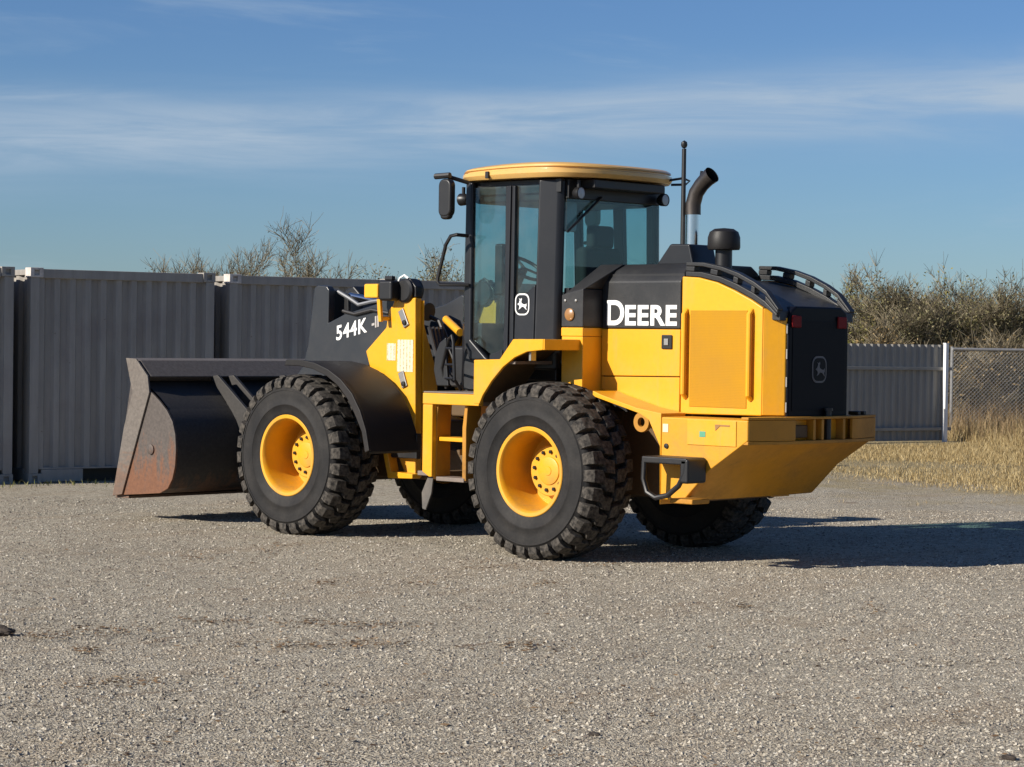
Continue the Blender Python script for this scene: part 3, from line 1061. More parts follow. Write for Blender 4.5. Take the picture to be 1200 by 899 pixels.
# top deck between the rails
deck = [(-1.03, 2.33), (-1.25, 2.31), (-1.45, 2.26), (-1.65, 2.195), (-1.85, 2.125), (-1.975, 2.06), (-1.985, 1.98), (-1.6, 2.0), (-1.03, 2.1)]
MB().prism(deck, 'y', -(HY - 0.05), HY - 0.05).build('top_deck', 'hoodblack', hood, 0.01)
# black slotted side rails on top of the enclosure
rb = [(-1.04, 2.337), (-1.20, 2.327), (-1.39, 2.287), (-1.56, 2.224), (-1.73, 2.150), (-1.853, 2.084), (-1.965, 2.01)]
rtp = [(-1.045, 2.452), (-1.22, 2.447), (-1.41, 2.412), (-1.58, 2.36), (-1.74, 2.288), (-1.86, 2.215), (-1.985, 2.075)]


def rail_at(f, h):
    i = min(int(f), len(rb) - 2)
    q = f - i
    bx_ = (rb[i][0] + (rb[i + 1][0] - rb[i][0]) * q, rb[i][1] + (rb[i + 1][1] - rb[i][1]) * q)
    tx_ = (rtp[i][0] + (rtp[i + 1][0] - rtp[i][0]) * q, rtp[i][1] + (rtp[i + 1][1] - rtp[i][1]) * q)
    return (bx_[0] + (tx_[0] - bx_[0]) * h, bx_[1] + (tx_[1] - bx_[1]) * h)


for s_ in (1, -1):
    rl = empty('hood_rail', LD)
    nseg = 24

    def strip(name, f0, f1, h0, h1, n):
        fs_ = [f0 + (f1 - f0) * i / n for i in range(n + 1)]
        poly = [rail_at(f, h0) for f in fs_] + [rail_at(f, h1) for f in reversed(fs_)]
        y_in, y_out = HY - 0.095, HY - 0.025
        MB().prism(poly, 'y', s_ * y_in, s_ * y_out).build(name, 'hoodblack', rl, 0.008)
    strip('lower_strip', 0, 6, 0.0, 0.36, nseg)
    strip('upper_strip', 0, 6, 0.72, 1.0, nseg)
    for f0, f1 in ((0, 0.55), (1.45, 1.85), (2.75, 3.05), (3.85, 4.1), (4.95, 6.0)):
        strip('web', f0, f1, 0.362, 0.718, 4)
# rear grille, slightly proud of the corner posts
gr = empty('rear_grille', LD)
gp_ = [(YG, 1.215), (YG, 1.97), (YG - 0.03, 2.06), (YG - 0.10, 2.10), (-(YG - 0.10), 2.10), (-(YG - 0.03), 2.06), (-YG, 1.97), (-YG, 1.215)]
MB().prism(gp_, 'x', -2.005, -1.90).build('surround', 'grille', gr, 0.018, 3)
MB().box(-2.009, -2.0055, -(YG - 0.05), YG - 0.05, 1.27, 1.985).build('mesh_panel', 'slotted', gr, 0.001)
for y in (0.315, -0.295):
    MB().box(-2.022, -2.006, y - 0.06, y + 0.06, 1.93, 2.025).build('tail_lamp', 'red', gr, 0.008)
for zz in (1.30, 1.50, 1.72, 1.92):
    MB().box(-2.0, -1.987, YG + 0.001, YG + 0.010, zz - 0.04, zz + 0.04).build('hinge', 'steel', gr, 0.003)


def rounded(cx, cz, w_, h_, r, n=5):
    pts = []
    for qx, qz, a0 in ((1, 1, 0), (-1, 1, 90), (-1, -1, 180), (1, -1, 270)):
        pts += arc((cx + qx * (w_ / 2 - r), cz + qz * (h_ / 2 - r)), r, a0, a0 + 90, n)
    return pts


# leaping-deer emblem, in local (s to the viewer's right, z)
DEER = [(-0.46, 0.02), (-0.30, 0.10), (-0.20, 0.34), (-0.30, 0.46), (-0.12, 0.40), (-0.02, 0.50), (0.02, 0.38), (-0.06, 0.26), (-0.02, 0.10),
        (0.18, 0.00), (0.40, -0.02), (0.50, 0.08), (0.52, -0.10), (0.44, -0.24), (0.55, -0.44), (0.40, -0.36), (0.26, -0.22), (0.02, -0.18),
        (-0.12, -0.30), (-0.34, -0.42), (-0.22, -0.22), (-0.26, -0.10)]


def emblem(parent, origin, xd, size, face, bright, back):
    """shield with a border and a leaping deer, lying in the plane of xd and Z"""
    xd = Vector(xd)
    nrm = xd.cross(Vector((0, 0, 1)))
    o3 = Vector(origin)

    def flat(poly, h0, h1):
        n = len(poly)
        vs_ = [o3 + xd * a + Vector((0, 0, b_)) + nrm * h for h in (h0, h1) for a, b_ in poly]
        return MB().add(vs_, [tuple(reversed(range(n))), tuple(range(n, 2 * n))] + [(i, (i + 1) % n, (i + 1) % n + n, i + n) for i in range(n)])
    e_ = empty('emblem', parent)
    s2 = size
    flat([(a * s2, b_ * s2) for a, b_ in rounded(0, 0, 1.0, 1.12, 0.34)], 0.0, 0.004).build('emblem_border', bright, e_)
    flat([(a * s2, b_ * s2) for a, b_ in rounded(0, 0, 0.84, 0.96, 0.27)], 0.0045, 0.007).build('emblem_field', back, e_)
    flat([(a * s2 * 0.66, b_ * s2 * 0.66) for a, b_ in DEER], 0.0075, 0.010).build('emblem_deer', bright, e_)


emblem(LD, (-2.0095, 0.0, 1.60), (0, -1, 0), 0.19, 'x', 'dimgrey', 'grille')

# ---- hydraulic tank module between cab and hood
md = empty('tank_module', LD)
MY = 0.775
MB().prism([(0.075, 1.84), (-0.168, 1.84), (-0.168, 1.912), (0.075, 1.912)], 'y', -MY, MY).build('lower_band', 'yellow', md, 0.006)
MB().box(-0.166, 0.07, -(MY - 0.004), MY - 0.004, 1.28, 1.838).build('module_side', 'yellow', md, 0.006)
vs = []
poly = [(0.075, 1.916), (-0.168, 1.916), (-0.168, 2.235), (0.075, 2.185)]
MB().prism(poly, 'y', -MY, MY).build('module_box', 'hoodblack', md, 0.01)
mb = MB().prism([(0.07, 2.187), (-0.168, 2.237), (-0.30, 2.445), (-0.05, 2.445)], 'y', -0.60, 0.60)
mb.v = [(x, y * (1.26 if z < 2.3 else 0.72), z) for x, y, z in mb.v]
mb.build('module_cover', 'hoodblack', md, 0.012)
for s_ in (1, -1):
    MB().lathe([(0.0, 0.0), (0.052, 0.0), (0.052, 0.012), (0.04, 0.02), (0.0, 0.022)], (-0.025, s_ * MY, 2.02), 'y', 20, s_).build('marker_lamp', 'amber_dull', md)
    for xx in (0.03, -0.09):
        MB().lathe([(0.0, 0.0), (0.014, 0.0), (0.012, 0.008), (0.0, 0.01)], (xx, s_ * MY, 2.135), 'y', 8, s_).build('bolt', 'steel', md)

# ---- rear fenders, platform, ladder
for s_ in (1, -1):
    fd = empty('rear_fender', LD)
    outer = [(0.67, 1.26), (0.67, 1.63), (0.37, 1.64), (0.22, 1.808), (-0.12, 1.812), (-0.12, 1.722), (0.06, 1.705), (0.20, 1.655), (0.33, 1.575), (0.46, 1.455), (0.56, 1.335), (0.60, 1.26)]
    MB().prism(outer, 'y', s_ * 1.175, s_ * 1.205).build('fender_skirt', 'yellow', fd, 0.008)
    # curved shell over the tyre
    cpath = [(-0.115, 1.755), (0.06, 1.745), (0.21, 1.70), (0.35, 1.61), (0.485, 1.475), (0.58, 1.36), (0.63, 1.27)]
    shell = cpath + [(x + 0.03, z + 0.028) for x, z in reversed(cpath)]
    MB().prism(shell, 'y', s_ * 0.72, s_ * 1.172).build('fender_shell', 'frame_dark', fd, 0.004)  # brown instead of yellow: shade under the fender put into the colour
    MB().box(-0.118, 0.20, s_ * 0.72, s_ * 1.172, 1.785, 1.810).build('fender_top', 'yellow', fd, 0.005)
    MB().box(-0.138, -0.1215, s_ * 0.70, s_ * 1.204, 1.722, 1.812).build('fender_lip', 'yellow', fd, 0.005)
    MB().box(0.22, 0.66, s_ * 0.72, s_ * 1.172, 1.60, 1.628).build('fender_deck', 'step', fd, 0.005)
    MB().box(0.05, 0.075, s_ * 1.10, s_ * 1.165, 1.63, 1.72).build('bracket', 'steel', fd, 0.004)
    # platform beam with anti-slip top
    MB().box(0.61, 1.285, s_ * 1.14, s_ * 1.20, 1.242, 1.338).build('platform_beam', 'yellow', LD, 0.008)
    MB().box(0.61, 1.285, s_ * 0.46, s_ * 1.19, 1.3395, 1.352).build('platform_deck', 'step', LD, 0.004)
    MB().prism([(0.675, 1.353), (0.675, 1.62), (0.70, 1.62), (0.70, 1.353)], 'y', s_ * 0.76, s_ * 1.17).build('kick_plate', 'yellow', LD, 0.004)
    # front leg of the ladder bay
    MB().prism([(1.283, 1.240), (1.283, 0.66), (1.20, 0.62), (1.165, 0.62), (1.165, 1.240)], 'y', s_ * 1.14, s_ * 1.198).build('platform_leg', 'yellow', LD, 0.008)
    # ladder hung below the platform
    ld = empty('ladder', LD)
    for (xa, xb) in ((1.155, 1.165), (0.80, 0.81)):
        MB().prism([(xa - 0.012, 1.24), (xa + 0.022, 1.24), (xa + 0.05, 1.05), (xa + 0.045, 0.60), (xa, 0.60), (xa + 0.004, 1.04)], 'y', s_ * 0.98, s_ * 1.15).build('stringer', 'yellow_dirty_shaded', ld, 0.006)
    for z, y_ in ((0.945, 1.13), (0.605, 1.16)):
        MB().box(0.815, 1.15, s_ * (y_ - 0.17), s_ * y_, z - 0.018, z + 0.018).build('rung', 'step' if z < 0.8 else 'yellow', ld, 0.006)
    MB().box(0.815, 1.15, s_ * 0.78, s_ * 0.80, 0.62, 1.23).build('ladder_back', 'yellow_dirty_shaded', ld, 0.004)
    MB().box(0.90, 1.13, s_ * 0.81, s_ * 0.90, 0.80, 0.85).build('toe_bar', 'yellow_dirty_shaded', ld, 0.006)
    MB().box(0.95, 1.12, s_ * 0.81, s_ * 0.89, 0.68, 0.72).build('toe_bar', 'yellow_dirty_shaded', ld, 0.006)
    # rubber flap at the foot of the ladder bay
    MB().prism([(1.33, 0.62), (1.27, 0.62), (1.29, 0.47), (1.36, 0.32), (1.40, 0.33), (1.41, 0.47)], 'y', s_ * 1.06, s_ * 1.075).build('mud_flap', 'flap', LD, 0.003)
    MB().box(1.24, 1.42, s_ * 1.02, s_ * 1.12, 0.62, 0.66).build('flap_bracket', 'step', LD, 0.006)
MB().box(1.20, 1.30, -1.0, 1.0, 0.60, 0.66).build('cross_bar', 'frame_dark', LD, 0.01)

# ---- cab
cab = empty('cab', LD)
ZB, ZT = 1.45, 3.17


def lean(x, y, z):
    """cab walls lean inwards towards the roof"""
    f = (z - 2.3) / 0.85
    return (x, y * (1 - 0.028 * f), z)


def cabprism(poly, axis, lo, hi):
    mb_ = MB().prism(poly, axis, lo, hi)
    mb_.v = [lean(*q) for q in mb_.v]
    return mb_


for s_ in (1, -1):
    Y0, Y1 = s_ * 0.685, s_ * 0.745
    # front pillar
    cabprism([(1.275, 3.17), (1.19, 3.17), (1.155, 1.80), (0.93, 1.62), (1.17, 1.62), (1.245, 1.80), (1.26, 2.3)], 'y', Y0, Y1).build('front_pillar', 'charcoal', cab, 0.02, 3)
    # door post
    cabprism([(0.79, 3.12), (0.675, 3.12), (0.655, 2.20), (0.64, 1.64), (0.76, 1.64), (0.762, 2.20)], 'y', Y0, Y1).build('door_post', 'charcoal', cab, 0.008)
    cabprism([(0.735, 3.12), (0.710, 3.12), (0.692, 1.66), (0.717, 1.66)], 'y', s_ * 0.7455, s_ * 0.762).build('door_seal', 'charcoal', cab, 0.006)
    # lower side panel
    cabprism([(0.638, 2.195), (0.51, 2.205), (0.405, 2.275), (0.405, 1.62), (0.638, 1.62)], 'y', Y0, Y1).build('side_panel', 'charcoal', cab, 0.012)
    cabprism([(0.92, 1.61), (0.92, 1.672), (0.785, 1.715), (0.767, 1.715), (0.767, 1.61)], 'y', Y0, Y1).build('door_sill', 'charcoal', cab, 0.006)
    # wide rear corner pillar, chamfered in plan
    cabprism([(0.402, s_ * 0.752), (0.225, s_ * 0.672), (0.195, s_ * 0.615), (0.24, s_ * 0.595), (0.39, s_ * 0.68)], 'z', 1.55, 3.17).build('rear_pillar', 'charcoal', cab, 0.03, 4)
    # glass
    cabprism([(1.19, 3.12), (0.79, 3.12), (0.765, 1.72), (0.925, 1.675), (1.16, 1.80), (1.185, 2.3)], 'y', s_ * 0.712, s_ * 0.718).build('door_window', 'glass', cab)
    cabprism([(0.675, 3.12), (0.40, 3.12), (0.40, 2.27), (0.51, 2.20), (0.655, 2.19)], 'y', s_ * 0.712, s_ * 0.718).build('side_window', 'glass', cab)
    # header band
    cabprism([(1.27, 3.17), (0.2, 3.17), (0.2, 3.05), (1.24, 3.05)], 'y', s_ * 0.66, s_ * 0.684).build('header', 'black', cab, 0.008)
emblem(cab, (0.545, 0.7515, 2.105), (-1, 0, 0), 0.165, 'y', 'white', 'charcoal')
# rear window, its frame and the far posts
MB().box(0.185, 0.191, -0.605, 0.605, 2.25, 3.10).build('rear_window', 'glass', cab)
MB().box(0.16, 0.22, -0.59, 0.59, 1.50, 2.248).build('rear_panel', 'charcoal', cab, 0.01)
MB().box(0.17, 0.25, -0.60, 0.60, 3.00, 3.165).build('rear_header', 'black', cab, 0.01)
# the curved windscreen
wsc = [(1.272, 0.70), (1.42, 0.58), (1.52, 0.40), (1.57, 0.2), (1.585, 0.0), (1.57, -0.2), (1.52, -0.40), (1.42, -0.58), (1.272, -0.70)]
pl = wsc + [(x - 0.006, y * 0.99) for x, y in reversed(wsc)]
cabprism(pl, 'z', 1.95, 3.10).build('windscreen', 'glass', cab)
pl = wsc + [(1.1, -0.66), (1.1, 0.66)]
cabprism(pl, 'z', 1.36, 1.945).build('front_panel', 'charcoal', cab, 0.01)
MB().box(0.22, 1.25, -0.67, 0.67, 1.46, 1.60).build('floor', 'black', cab, 0.01)
pl = wsc + [(x - 0.06, y * 0.94) for x, y in reversed(wsc)]
cabprism(pl, 'z', 3.03, 3.17).build('front_header', 'black', cab, 0.006)

# roof: thick moulded slab with a groove, tan lit edge and a notched rear corner
rf_out = [(1.30, 0.74), (1.20, 0.80), (0.45, 0.82), (0.14, 0.75), (-0.04, 0.50), (-0.11, 0.18), (-0.11, -0.18), (-0.04, -0.50), (0.14, -0.75), (0.45, -0.82), (1.20, -0.80), (1.30, -0.74), (1.50, -0.55), (1.62, -0.2), (1.62, 0.2), (1.50, 0.55)]

for _ in range(3):   # round the outline off
    rf_out = [q_ for a_, b_ in zip(rf_out, rf_out[1:] + rf_out[:1]) for q_ in ((a_[0] * 0.75 + b_[0] * 0.25, a_[1] * 0.75 + b_[1] * 0.25), (a_[0] * 0.25 + b_[0] * 0.75, a_[1] * 0.25 + b_[1] * 0.75))]


def ring(scale, z, dz=0.0):
    cx = 0.6
    return [(cx + (x - cx) * scale, y * scale, z + dz * (1 - ((x - 0.5) / 1.1) ** 2)) for x, y in rf_out]


lv = [(0.96, 3.178, 0.0), (0.978, 3.188, 0.01), (0.99, 3.200, 0.016), (0.99, 3.222, 0.026), (0.958, 3.227, 0.028), (0.958, 3.236, 0.030), (0.980, 3.241, 0.032), (0.972, 3.247, 0.042), (0.93, 3.258, 0.05), (0.6, 3.268, 0.06)]
vs, n = [], len(rf_out)
for sca, z, dz in lv:
    vs += ring(sca, z, dz)
fs = [tuple(range(n)), tuple(reversed(range(len(vs) - n, len(vs))))]
for j in range(len(lv) - 1):
    for i in range(n):
        a, b_ = j * n + i, j * n + (i + 1) % n
        fs.append((a, b_, b_ + n, a + n))
MB().add(vs, fs).build('roof', 'roof', cab, ang=25)
MB().box(0.16, 0.0, -0.46, 0.46, 3.09, 3.166).build('roof_underside', 'black', cab, 0.01)
MB().box(0.26, 1.24, -0.64, 0.64, 2.985, 3.16).build('headliner', 'black', cab, 0.02)
for x in (0.93,):
    MB().box(x - 0.018, x + 0.018, 0.790, 0.818, 3.185, 3.245).build('roof_clip', 'black', cab, 0.004)
# work lamps
def work_lamp(x, y, z, facing):
    wl = empty('work_lamp', LD)
    MB().lathe([(0.0, -0.05), (0.03, -0.05), (0.052, -0.02), (0.055, 0.03), (0.048, 0.034)], (x, y, z), 'x', 20, facing).build('lamp_housing', 'black', wl)
    MB().lathe([(0.0, 0.03), (0.049, 0.028)], (x, y, z), 'x', 20, facing).build('lamp_lens', 'lens', wl)
    MB().box(x - 0.01, x + 0.01, y - 0.012, y + 0.012, z + 0.05, z + 0.11).build('lamp_bracket', 'black', wl)


for y in (0.60, -0.60):
    work_lamp(0.10, y * 0.92, 3.045, -1)
    work_lamp(1.42, y, 3.03, 1)
# loop brackets at the far rear corner of the roof
MB().tube([(0.0, -0.50, 3.21), (-0.07, -0.62, 3.235), (-0.11, -0.66, 3.21), (-0.08, -0.64, 3.18), (0.0, -0.54, 3.175)], 0.011, 8).build('roof_handle', 'black', LD)
# outside mirrors on arms from the front roof corners
for s_ in (1, -1):
    mr = empty('mirror', LD)
    MB().tube([(1.20, s_ * 0.76, 3.16), (1.31, s_ * 0.94, 3.215), (1.38, s_ * 0.97, 3.215)], 0.018, 8).build('mirror_arm', 'black', mr)
    MB().tube([(1.24, s_ * 0.95, 3.215), (1.40, s_ * 0.97, 3.21)], 0.026, 8).build('mirror_clamp', 'black', mr)
    MB().prism(rounded(1.275, 3.02, 0.155, 0.33, 0.06), 'y', s_ * 0.915, s_ * 0.985).build('mirror_housing', 'black', mr, 0.02, 3)
    MB().prism(rounded(1.275, 2.90, 0.12, 0.13, 0.04), 'y', s_ * 0.92, s_ * 0.98).build('mirror_housing', 'black', mr, 0.02, 3)
    # grab rails beside the door
    MB().tube([(1.20, s_ * 0.76, 2.70), (1.22, s_ * 0.88, 2.705), (1.27, s_ * 0.90, 2.695), (1.33, s_ * 0.90, 2.62), (1.42, s_ * 0.90, 2.34), (1.425, s_ * 0.90, 2.30), (1.40, s_ * 0.90, 2.275), (1.18, s_ * 0.76, 2.275)], 0.016, 8).build('grab_rail', 'black', LD)
    MB().tube([(1.22, s_ * 0.80, 1.36), (1.18, s_ * 0.92, 1.45), (1.20, s_ * 0.92, 1.78), (1.24, s_ * 0.90, 1.83), (1.30, s_ * 0.88, 1.80), (1.38, s_ * 0.88, 1.55), (1.36, s_ * 0.84, 1.37)], 0.014, 8).build('grab_rail', 'black', LD)
MB().prism([(1.34, 1.82), (1.42, 1.77), (1.475, 1.67), (1.49, 1.53), (1.45, 1.39), (1.30, 1.39), (1.33, 1.62)], 'y', 0.845, 0.875).build('hose_guard', 'black', LD, 0.012)
for zz in (1.72, 1.58, 1.46):
    MB().tube([(1.20, 0.915, zz), (1.33, 0.885, zz)], 0.011, 6).build('rail_rung', 'black', LD)
# seat, steering wheel and console behind the glass
seat = empty('seat', LD)
MB().prism(rounded(0.36, 2.30, 0.13, 0.62, 0.05), 'y', -0.24, 0.24).build('backrest', 'seat', seat, 0.04, 3)
MB().prism(rounded(0.34, 2.70, 0.10, 0.20, 0.04), 'y', -0.14, 0.14).build('headrest', 'seat', seat, 0.03, 3)
MB().box(0.36, 0.86, -0.24, 0.24, 1.90, 2.02).build('cushion', 'seat', seat, 0.04, 3)
MB().box(0.42, 0.80, -0.20, 0.20, 1.60, 1.90).build('seat_base', 'seat', seat, 0.03)
for y in (0.30, -0.32):
    MB().box(0.40, 0.78, y - 0.045, y + 0.045, 2.16, 2.22).build('armrest', 'seat', seat, 0.02)
stw = empty('steering_wheel', LD)
cst, axs = Vector((1.16, 0.08, 2.44)), Vector((-0.55, 0, 0.83)).normalized()
e1 = Vector((0, 1, 0)); e2 = axs.cross(e1)
pts = [cst + (e1 * math.cos(a) + e2 * math.sin(a)) * 0.19 for a in [2 * math.pi * i / 28 for i in range(29)]]
MB().tube(pts, 0.016, 8).build('wheel_ring', 'black', stw)
for a in (0.3, 2.4, 4.5):
    MB().tube([cst, cst + (e1 * math.cos(a) + e2 * math.sin(a)) * 0.18], 0.012, 6).build('spoke', 'black', stw)
MB().tube([cst, cst - axs * 0.35, (1.40, 0.08, 1.65)], [0.035, 0.05, 0.06], 10).build('column', 'black', stw)
MB().box(1.36, 1.46, 0.02, 0.16, 2.20, 2.66).build('monitor', 'black', LD, 0.02)
MB().box(0.40, 1.0, -0.62, -0.42, 1.60, 2.18).build('console', 'black', LD, 0.03)
MB().prism(rounded(0.0, 0.0, 0.17, 0.26, 0.03), 'x', 0.30, 0.33).build('inside_mirror', 'lens', LD, 0.01).location = (0.0, 0.43, 2.86)
MB().tube([(0.16, 0.62, 2.72), (0.155, 0.20, 3.03)], 0.012, 6).build('wiper', 'black', LD)

# ---- exhaust, antenna, pre-cleaner
ex = empty('exhaust', LD)
MB().lathe([(0.0, 0.0), (0.060, 0.0), (0.060, 0.30), (0.0, 0.30)], (-0.79, 0.12, 2.575), 'z', 28).build('chrome_stack', 'chrome', ex)
pts = [(-0.79, 0.12, 2.86), (-0.79, 0.12, 2.95), (-0.82, 0.12, 3.04), (-0.875, 0.12, 3.105), (-0.93, 0.12, 3.15), (-0.985, 0.12, 3.185)]
MB().tube(pts, [0.064, 0.064, 0.063, 0.063, 0.066, 0.072], 24, False).build('elbow', 'heat_steel', ex)
MB().tube(pts, [0.058, 0.058, 0.057, 0.057, 0.060, 0.067], 24, False).build('elbow_bore', 'black', ex)
MB().tube([(-0.86, 0.12, 3.13), (-0.875, 0.12, 3.22)], 0.012, 6).build('hinge_tab', 'black', ex)
MB().prism([(-0.53, 2.44), (-0.93, 2.44), (-0.885, 2.61), (-0.68, 2.615)], 'y', -0.04, 0.28).build('heat_shield', 'charcoal', ex, 0.015)
an = empty('antenna', LD)
MB().tube([(-0.70, 0.14, 2.60), (-0.70, 0.14, 3.41)], [0.021, 0.019], 10).build('antenna_tube', 'black', an)
MB().lathe([(0.0, 0.0), (0.02, 0.01), (0.028, 0.03), (0.024, 0.055), (0.0, 0.07)], (-0.70, 0.14, 3.41), 'z', 12).build('antenna_tip', 'black', an)
pc = empty('pre_cleaner', LD)
MB().lathe([(0.0, 0.0), (0.07, 0.0), (0.07, 0.16), (0.0, 0.16)], (-1.12, 0.12, 2.40), 'z', 24).build('stem', 'black', pc)
MB().lathe([(0.0, 0.0), (0.128, 0.0), (0.135, 0.02), (0.133, 0.10), (0.118, 0.145), (0.08, 0.17), (0.0, 0.178)], (-1.12, 0.12, 2.565), 'z', 28).build('cap', 'plastic', pc)

# ---- front frame and loader tower
ff = empty('front_frame', LD)
MB().box(2.05, 3.65, -0.40, 0.40, 0.52, 1.05).build('chassis', 'frame_dark', ff, 0.02)
MB().box(1.40, 2.06, -0.22, 0.22, 0.55, 0.80).build('hinge_block', 'frame_dark', ff, 0.02)
MB().box(1.40, 2.06, -0.20, 0.20, 1.10, 1.26).build('hinge_block', 'frame_dark', ff, 0.02)
MB().lathe([(0.0, 0.0), (0.10, 0.0), (0.10, 0.80), (0.0, 0.80)], (1.62, 0, 0.52), 'z', 20).build('hinge_pin', 'black', ff)
tow = [(2.44, 1.90), (2.41, 2.06), (2.36, 2.10), (2.33, 2.17), (2.06, 2.17), (2.03, 0.545), (2.15, 0.545), (2.32, 0.84), (2.50, 1.15), (2.71, 1.68)]
for s_ in (1, -1):
    MB().prism(tow, 'y', s_ * 0.47, s_ * 0.555).build('tower_plate', 'yellow', ff, 0.012)
    MB().prism([(2.36, 0.80), (2.30, 0.80), (2.24, 0.60), (1.96, 0.585), (1.96, 0.545), (2.28, 0.535)], 'y', s_ * 0.556, s_ * 0.66).build('lower_gusset', 'yellow', ff, 0.006)
    # pin keepers
    for (x, z, L, tl) in ((2.20, 1.985, 0.085, -62), (2.20, 1.43, 0.075, -68)):
        a = R_(tl)
        MB().obox((x, s_ * 0.563, z), (math.cos(a) * -1, 0, math.sin(a)), (0, 1, 0), (math.sin(a), 0, math.cos(a)), L, 0.008, 0.036).build('pin_keeper', 'steel', ff, 0.006)
        MB().lathe([(0.0, 0.0), (0.026, 0.0), (0.022, 0.014), (0.0, 0.016)], (x - 0.02, s_ * 0.571, z - 0.04), 'y', 10, s_).build('bolt', 'black', ff)
    # printed notices
    MB().box(2.075, 2.285, s_ * 0.5555, s_ * 0.559, 1.50, 1.79).build('notice', 'label', ff)
    MB().box(2.305, 2.42, s_ * 0.5555, s_ * 0.559, 1.60, 1.755).build('notice', 'label', ff)
    MB().prism([(s_ * 0.468, 2.15), (s_ * 0.462, 1.92), (s_ * 0.29, 1.48), (s_ * 0.27, 0.60), (s_ * 0.468, 0.60)], 'x', 2.034, 2.07).build('tower_back', 'yellow', ff, 0.005)
# dark pivot boss and hoses at the head of the tower
for s_ in (1, -1):
    MB().lathe([(0.0, 0.43), (0.11, 0.43), (0.11, 0.575), (0.09, 0.59), (0.0, 0.59)], (2.19, 0, 2.235), 'y', 24, s_).build('tower_pivot', 'black', ff)
    MB().prism([(2.33, 2.172), (2.31, 2.28), (2.24, 2.345), (2.14, 2.345), (2.06, 2.27), (2.06, 2.172)], 'y', s_ * 0.46, s_ * 0.55).build('pivot_cap', 'black', ff, 0.012)
    MB().tube([(2.33, s_ * 0.52, 2.29), (2.30, s_ * 0.52, 2.35), (2.24, s_ * 0.52, 2.375), (2.19, s_ * 0.52, 2.345)], 0.011, 8).build('grease_fitting', 'white' if s_ > 0 else 'black', ff)
rnd = random.Random(5)
for i in range(3):
    y = 0.30 - 0.24 * i
    MB().tube([(2.12, y, 2.00), (1.98, y + 0.02, 1.96), (1.84, y + 0.05 * rnd.uniform(-1, 1), 1.70), (1.72, y, 1.45), (1.60, y * 0.8, 1.22), (1.40, y * 0.7, 1.15)], 0.022, 8).build('hose', 'hose', LD)
for i in range(4):
    y = 0.62 - 0.05 * i
    MB().tube([(1.93, y - 0.12, 1.9), (1.74, y, 1.72 - 0.05 * i), (1.62, y + 0.02, 1.50), (1.50, y, 1.40), (1.25, y - 0.05, 1.42)], 0.019, 8).build('hose', 'hose', LD)
MB().tube([(1.92, 0.30, 1.98), (1.52, 0.52, 1.86)], 0.035, 12).build('steering_pipe', 'yellow', LD)
MB().box(1.32, 1.60, -0.55, 0.55, 1.37, 1.74).build('valve_block', 'black', LD, 0.03)

# headlamp cluster with amber turn lamp on a post from the tower
for s_ in (1, -1):
    hl = empty('headlamp', LD)
    yb = s_ * 0.66
    MB().box(2.415, 2.60, yb - s_ * 0.035, yb + s_ * 0.03, 2.165, 2.295).build('turn_lamp', 'amber', hl, 0.015)
    MB().box(2.235, 2.41, yb - s_ * 0.09, yb + s_ * 0.03, 2.14, 2.325).build('lamp_box', 'black', hl, 0.025)
    MB().box(2.26, 2.36, yb - s_ * 0.05, yb + s_ * 0.0, 2.326, 2.365).build('lamp_bracket', 'black', hl, 0.01)
    MB().prism([(2.46, 2.162), (2.415, 2.162), (2.395, 1.95), (2.435, 1.95)], 'y', yb - s_ * 0.03, yb).build('lamp_post', 'yellow', hl, 0.005)
    MB().tube([(2.415, yb - s_ * 0.02, 1.98), (2.40, s_ * 0.54, 1.98)], 0.02, 8).build('lamp_arm', 'yellow', hl)

# front fenders
sec = [(3.05, 1.585), (2.85, 1.585), (2.66, 1.56), (2.48, 1.505), (2.32, 1.42), (2.17, 1.30), (2.06, 1.15), (1.98, 0.98), (1.935, 0.80)]
for s_ in (1, -1):
    fr = empty('front_fender', LD)
    MB().prism(sec + [(x + 0.02 * (1 if i > 4 else 0.4), z - 0.022) for i, (x, z) in reversed(list(enumerate(sec)))], 'y', s_ * 0.60, s_ * 1.19).build('fender_shell', 'plastic', fr, 0.006)
    lipo = [(x - (0.010 if i > 3 else 0.003), z + 0.012) for i, (x, z) in enumerate(sec)]
    lipi = [(x + 0.045 * (1 if i > 4 else 0.6), z - 0.045 * (1 if i < 7 else 0.2)) for i, (x, z) in enumerate(sec)]
    MB().prism(lipo + list(reversed(lipi)), 'y', s_ * 1.191, s_ * 1.225).build('fender_lip', 'plastic', fr, 0.008)
    MB().box(1.95, 2.35, s_ * 0.56, s_ * 0.62, 0.72, 0.95).build('fender_bracket', 'black', fr, 0.01)

# ---- boom, bellcrank and cylinders
bo = empty('boom', LD)
arm = [(2.22, 2.16), (2.40, 2.22), (2.62, 2.13), (3.12, 2.02), (3.34, 1.94), (3.335, 2.25), (3.37, 2.285), (3.50, 2.295), (3.545, 2.27), (3.63, 1.72), (3.70, 1.52),
       (4.62, 0.66), (4.68, 0.52), (4.62, 0.40), (4.48, 0.37), (3.40, 1.18), (3.05, 1.38), (2.80, 1.52), (2.50, 1.74), (2.30, 1.98)]
for s_ in (1, -1):
    MB().prism(arm, 'y', s_ * 0.375, s_ * 0.455).build('boom_arm', 'boom', bo, 0.012)
    MB().lathe([(0.0, 0.36), (0.11, 0.36), (0.11, 0.475), (0.06, 0.48), (0.0, 0.48)], (4.56, 0, 0.52), 'y', 20, s_).build('hinge_boss', 'boom', bo)
text_mesh('lettering', '544K', 'white', 0.185, (3.225, 0.4575, 1.775), (-1, 0, 0.20), (0.20, 0, 1), bo, 0.002, 0.004, 1.0, 0.18, space=1.10)
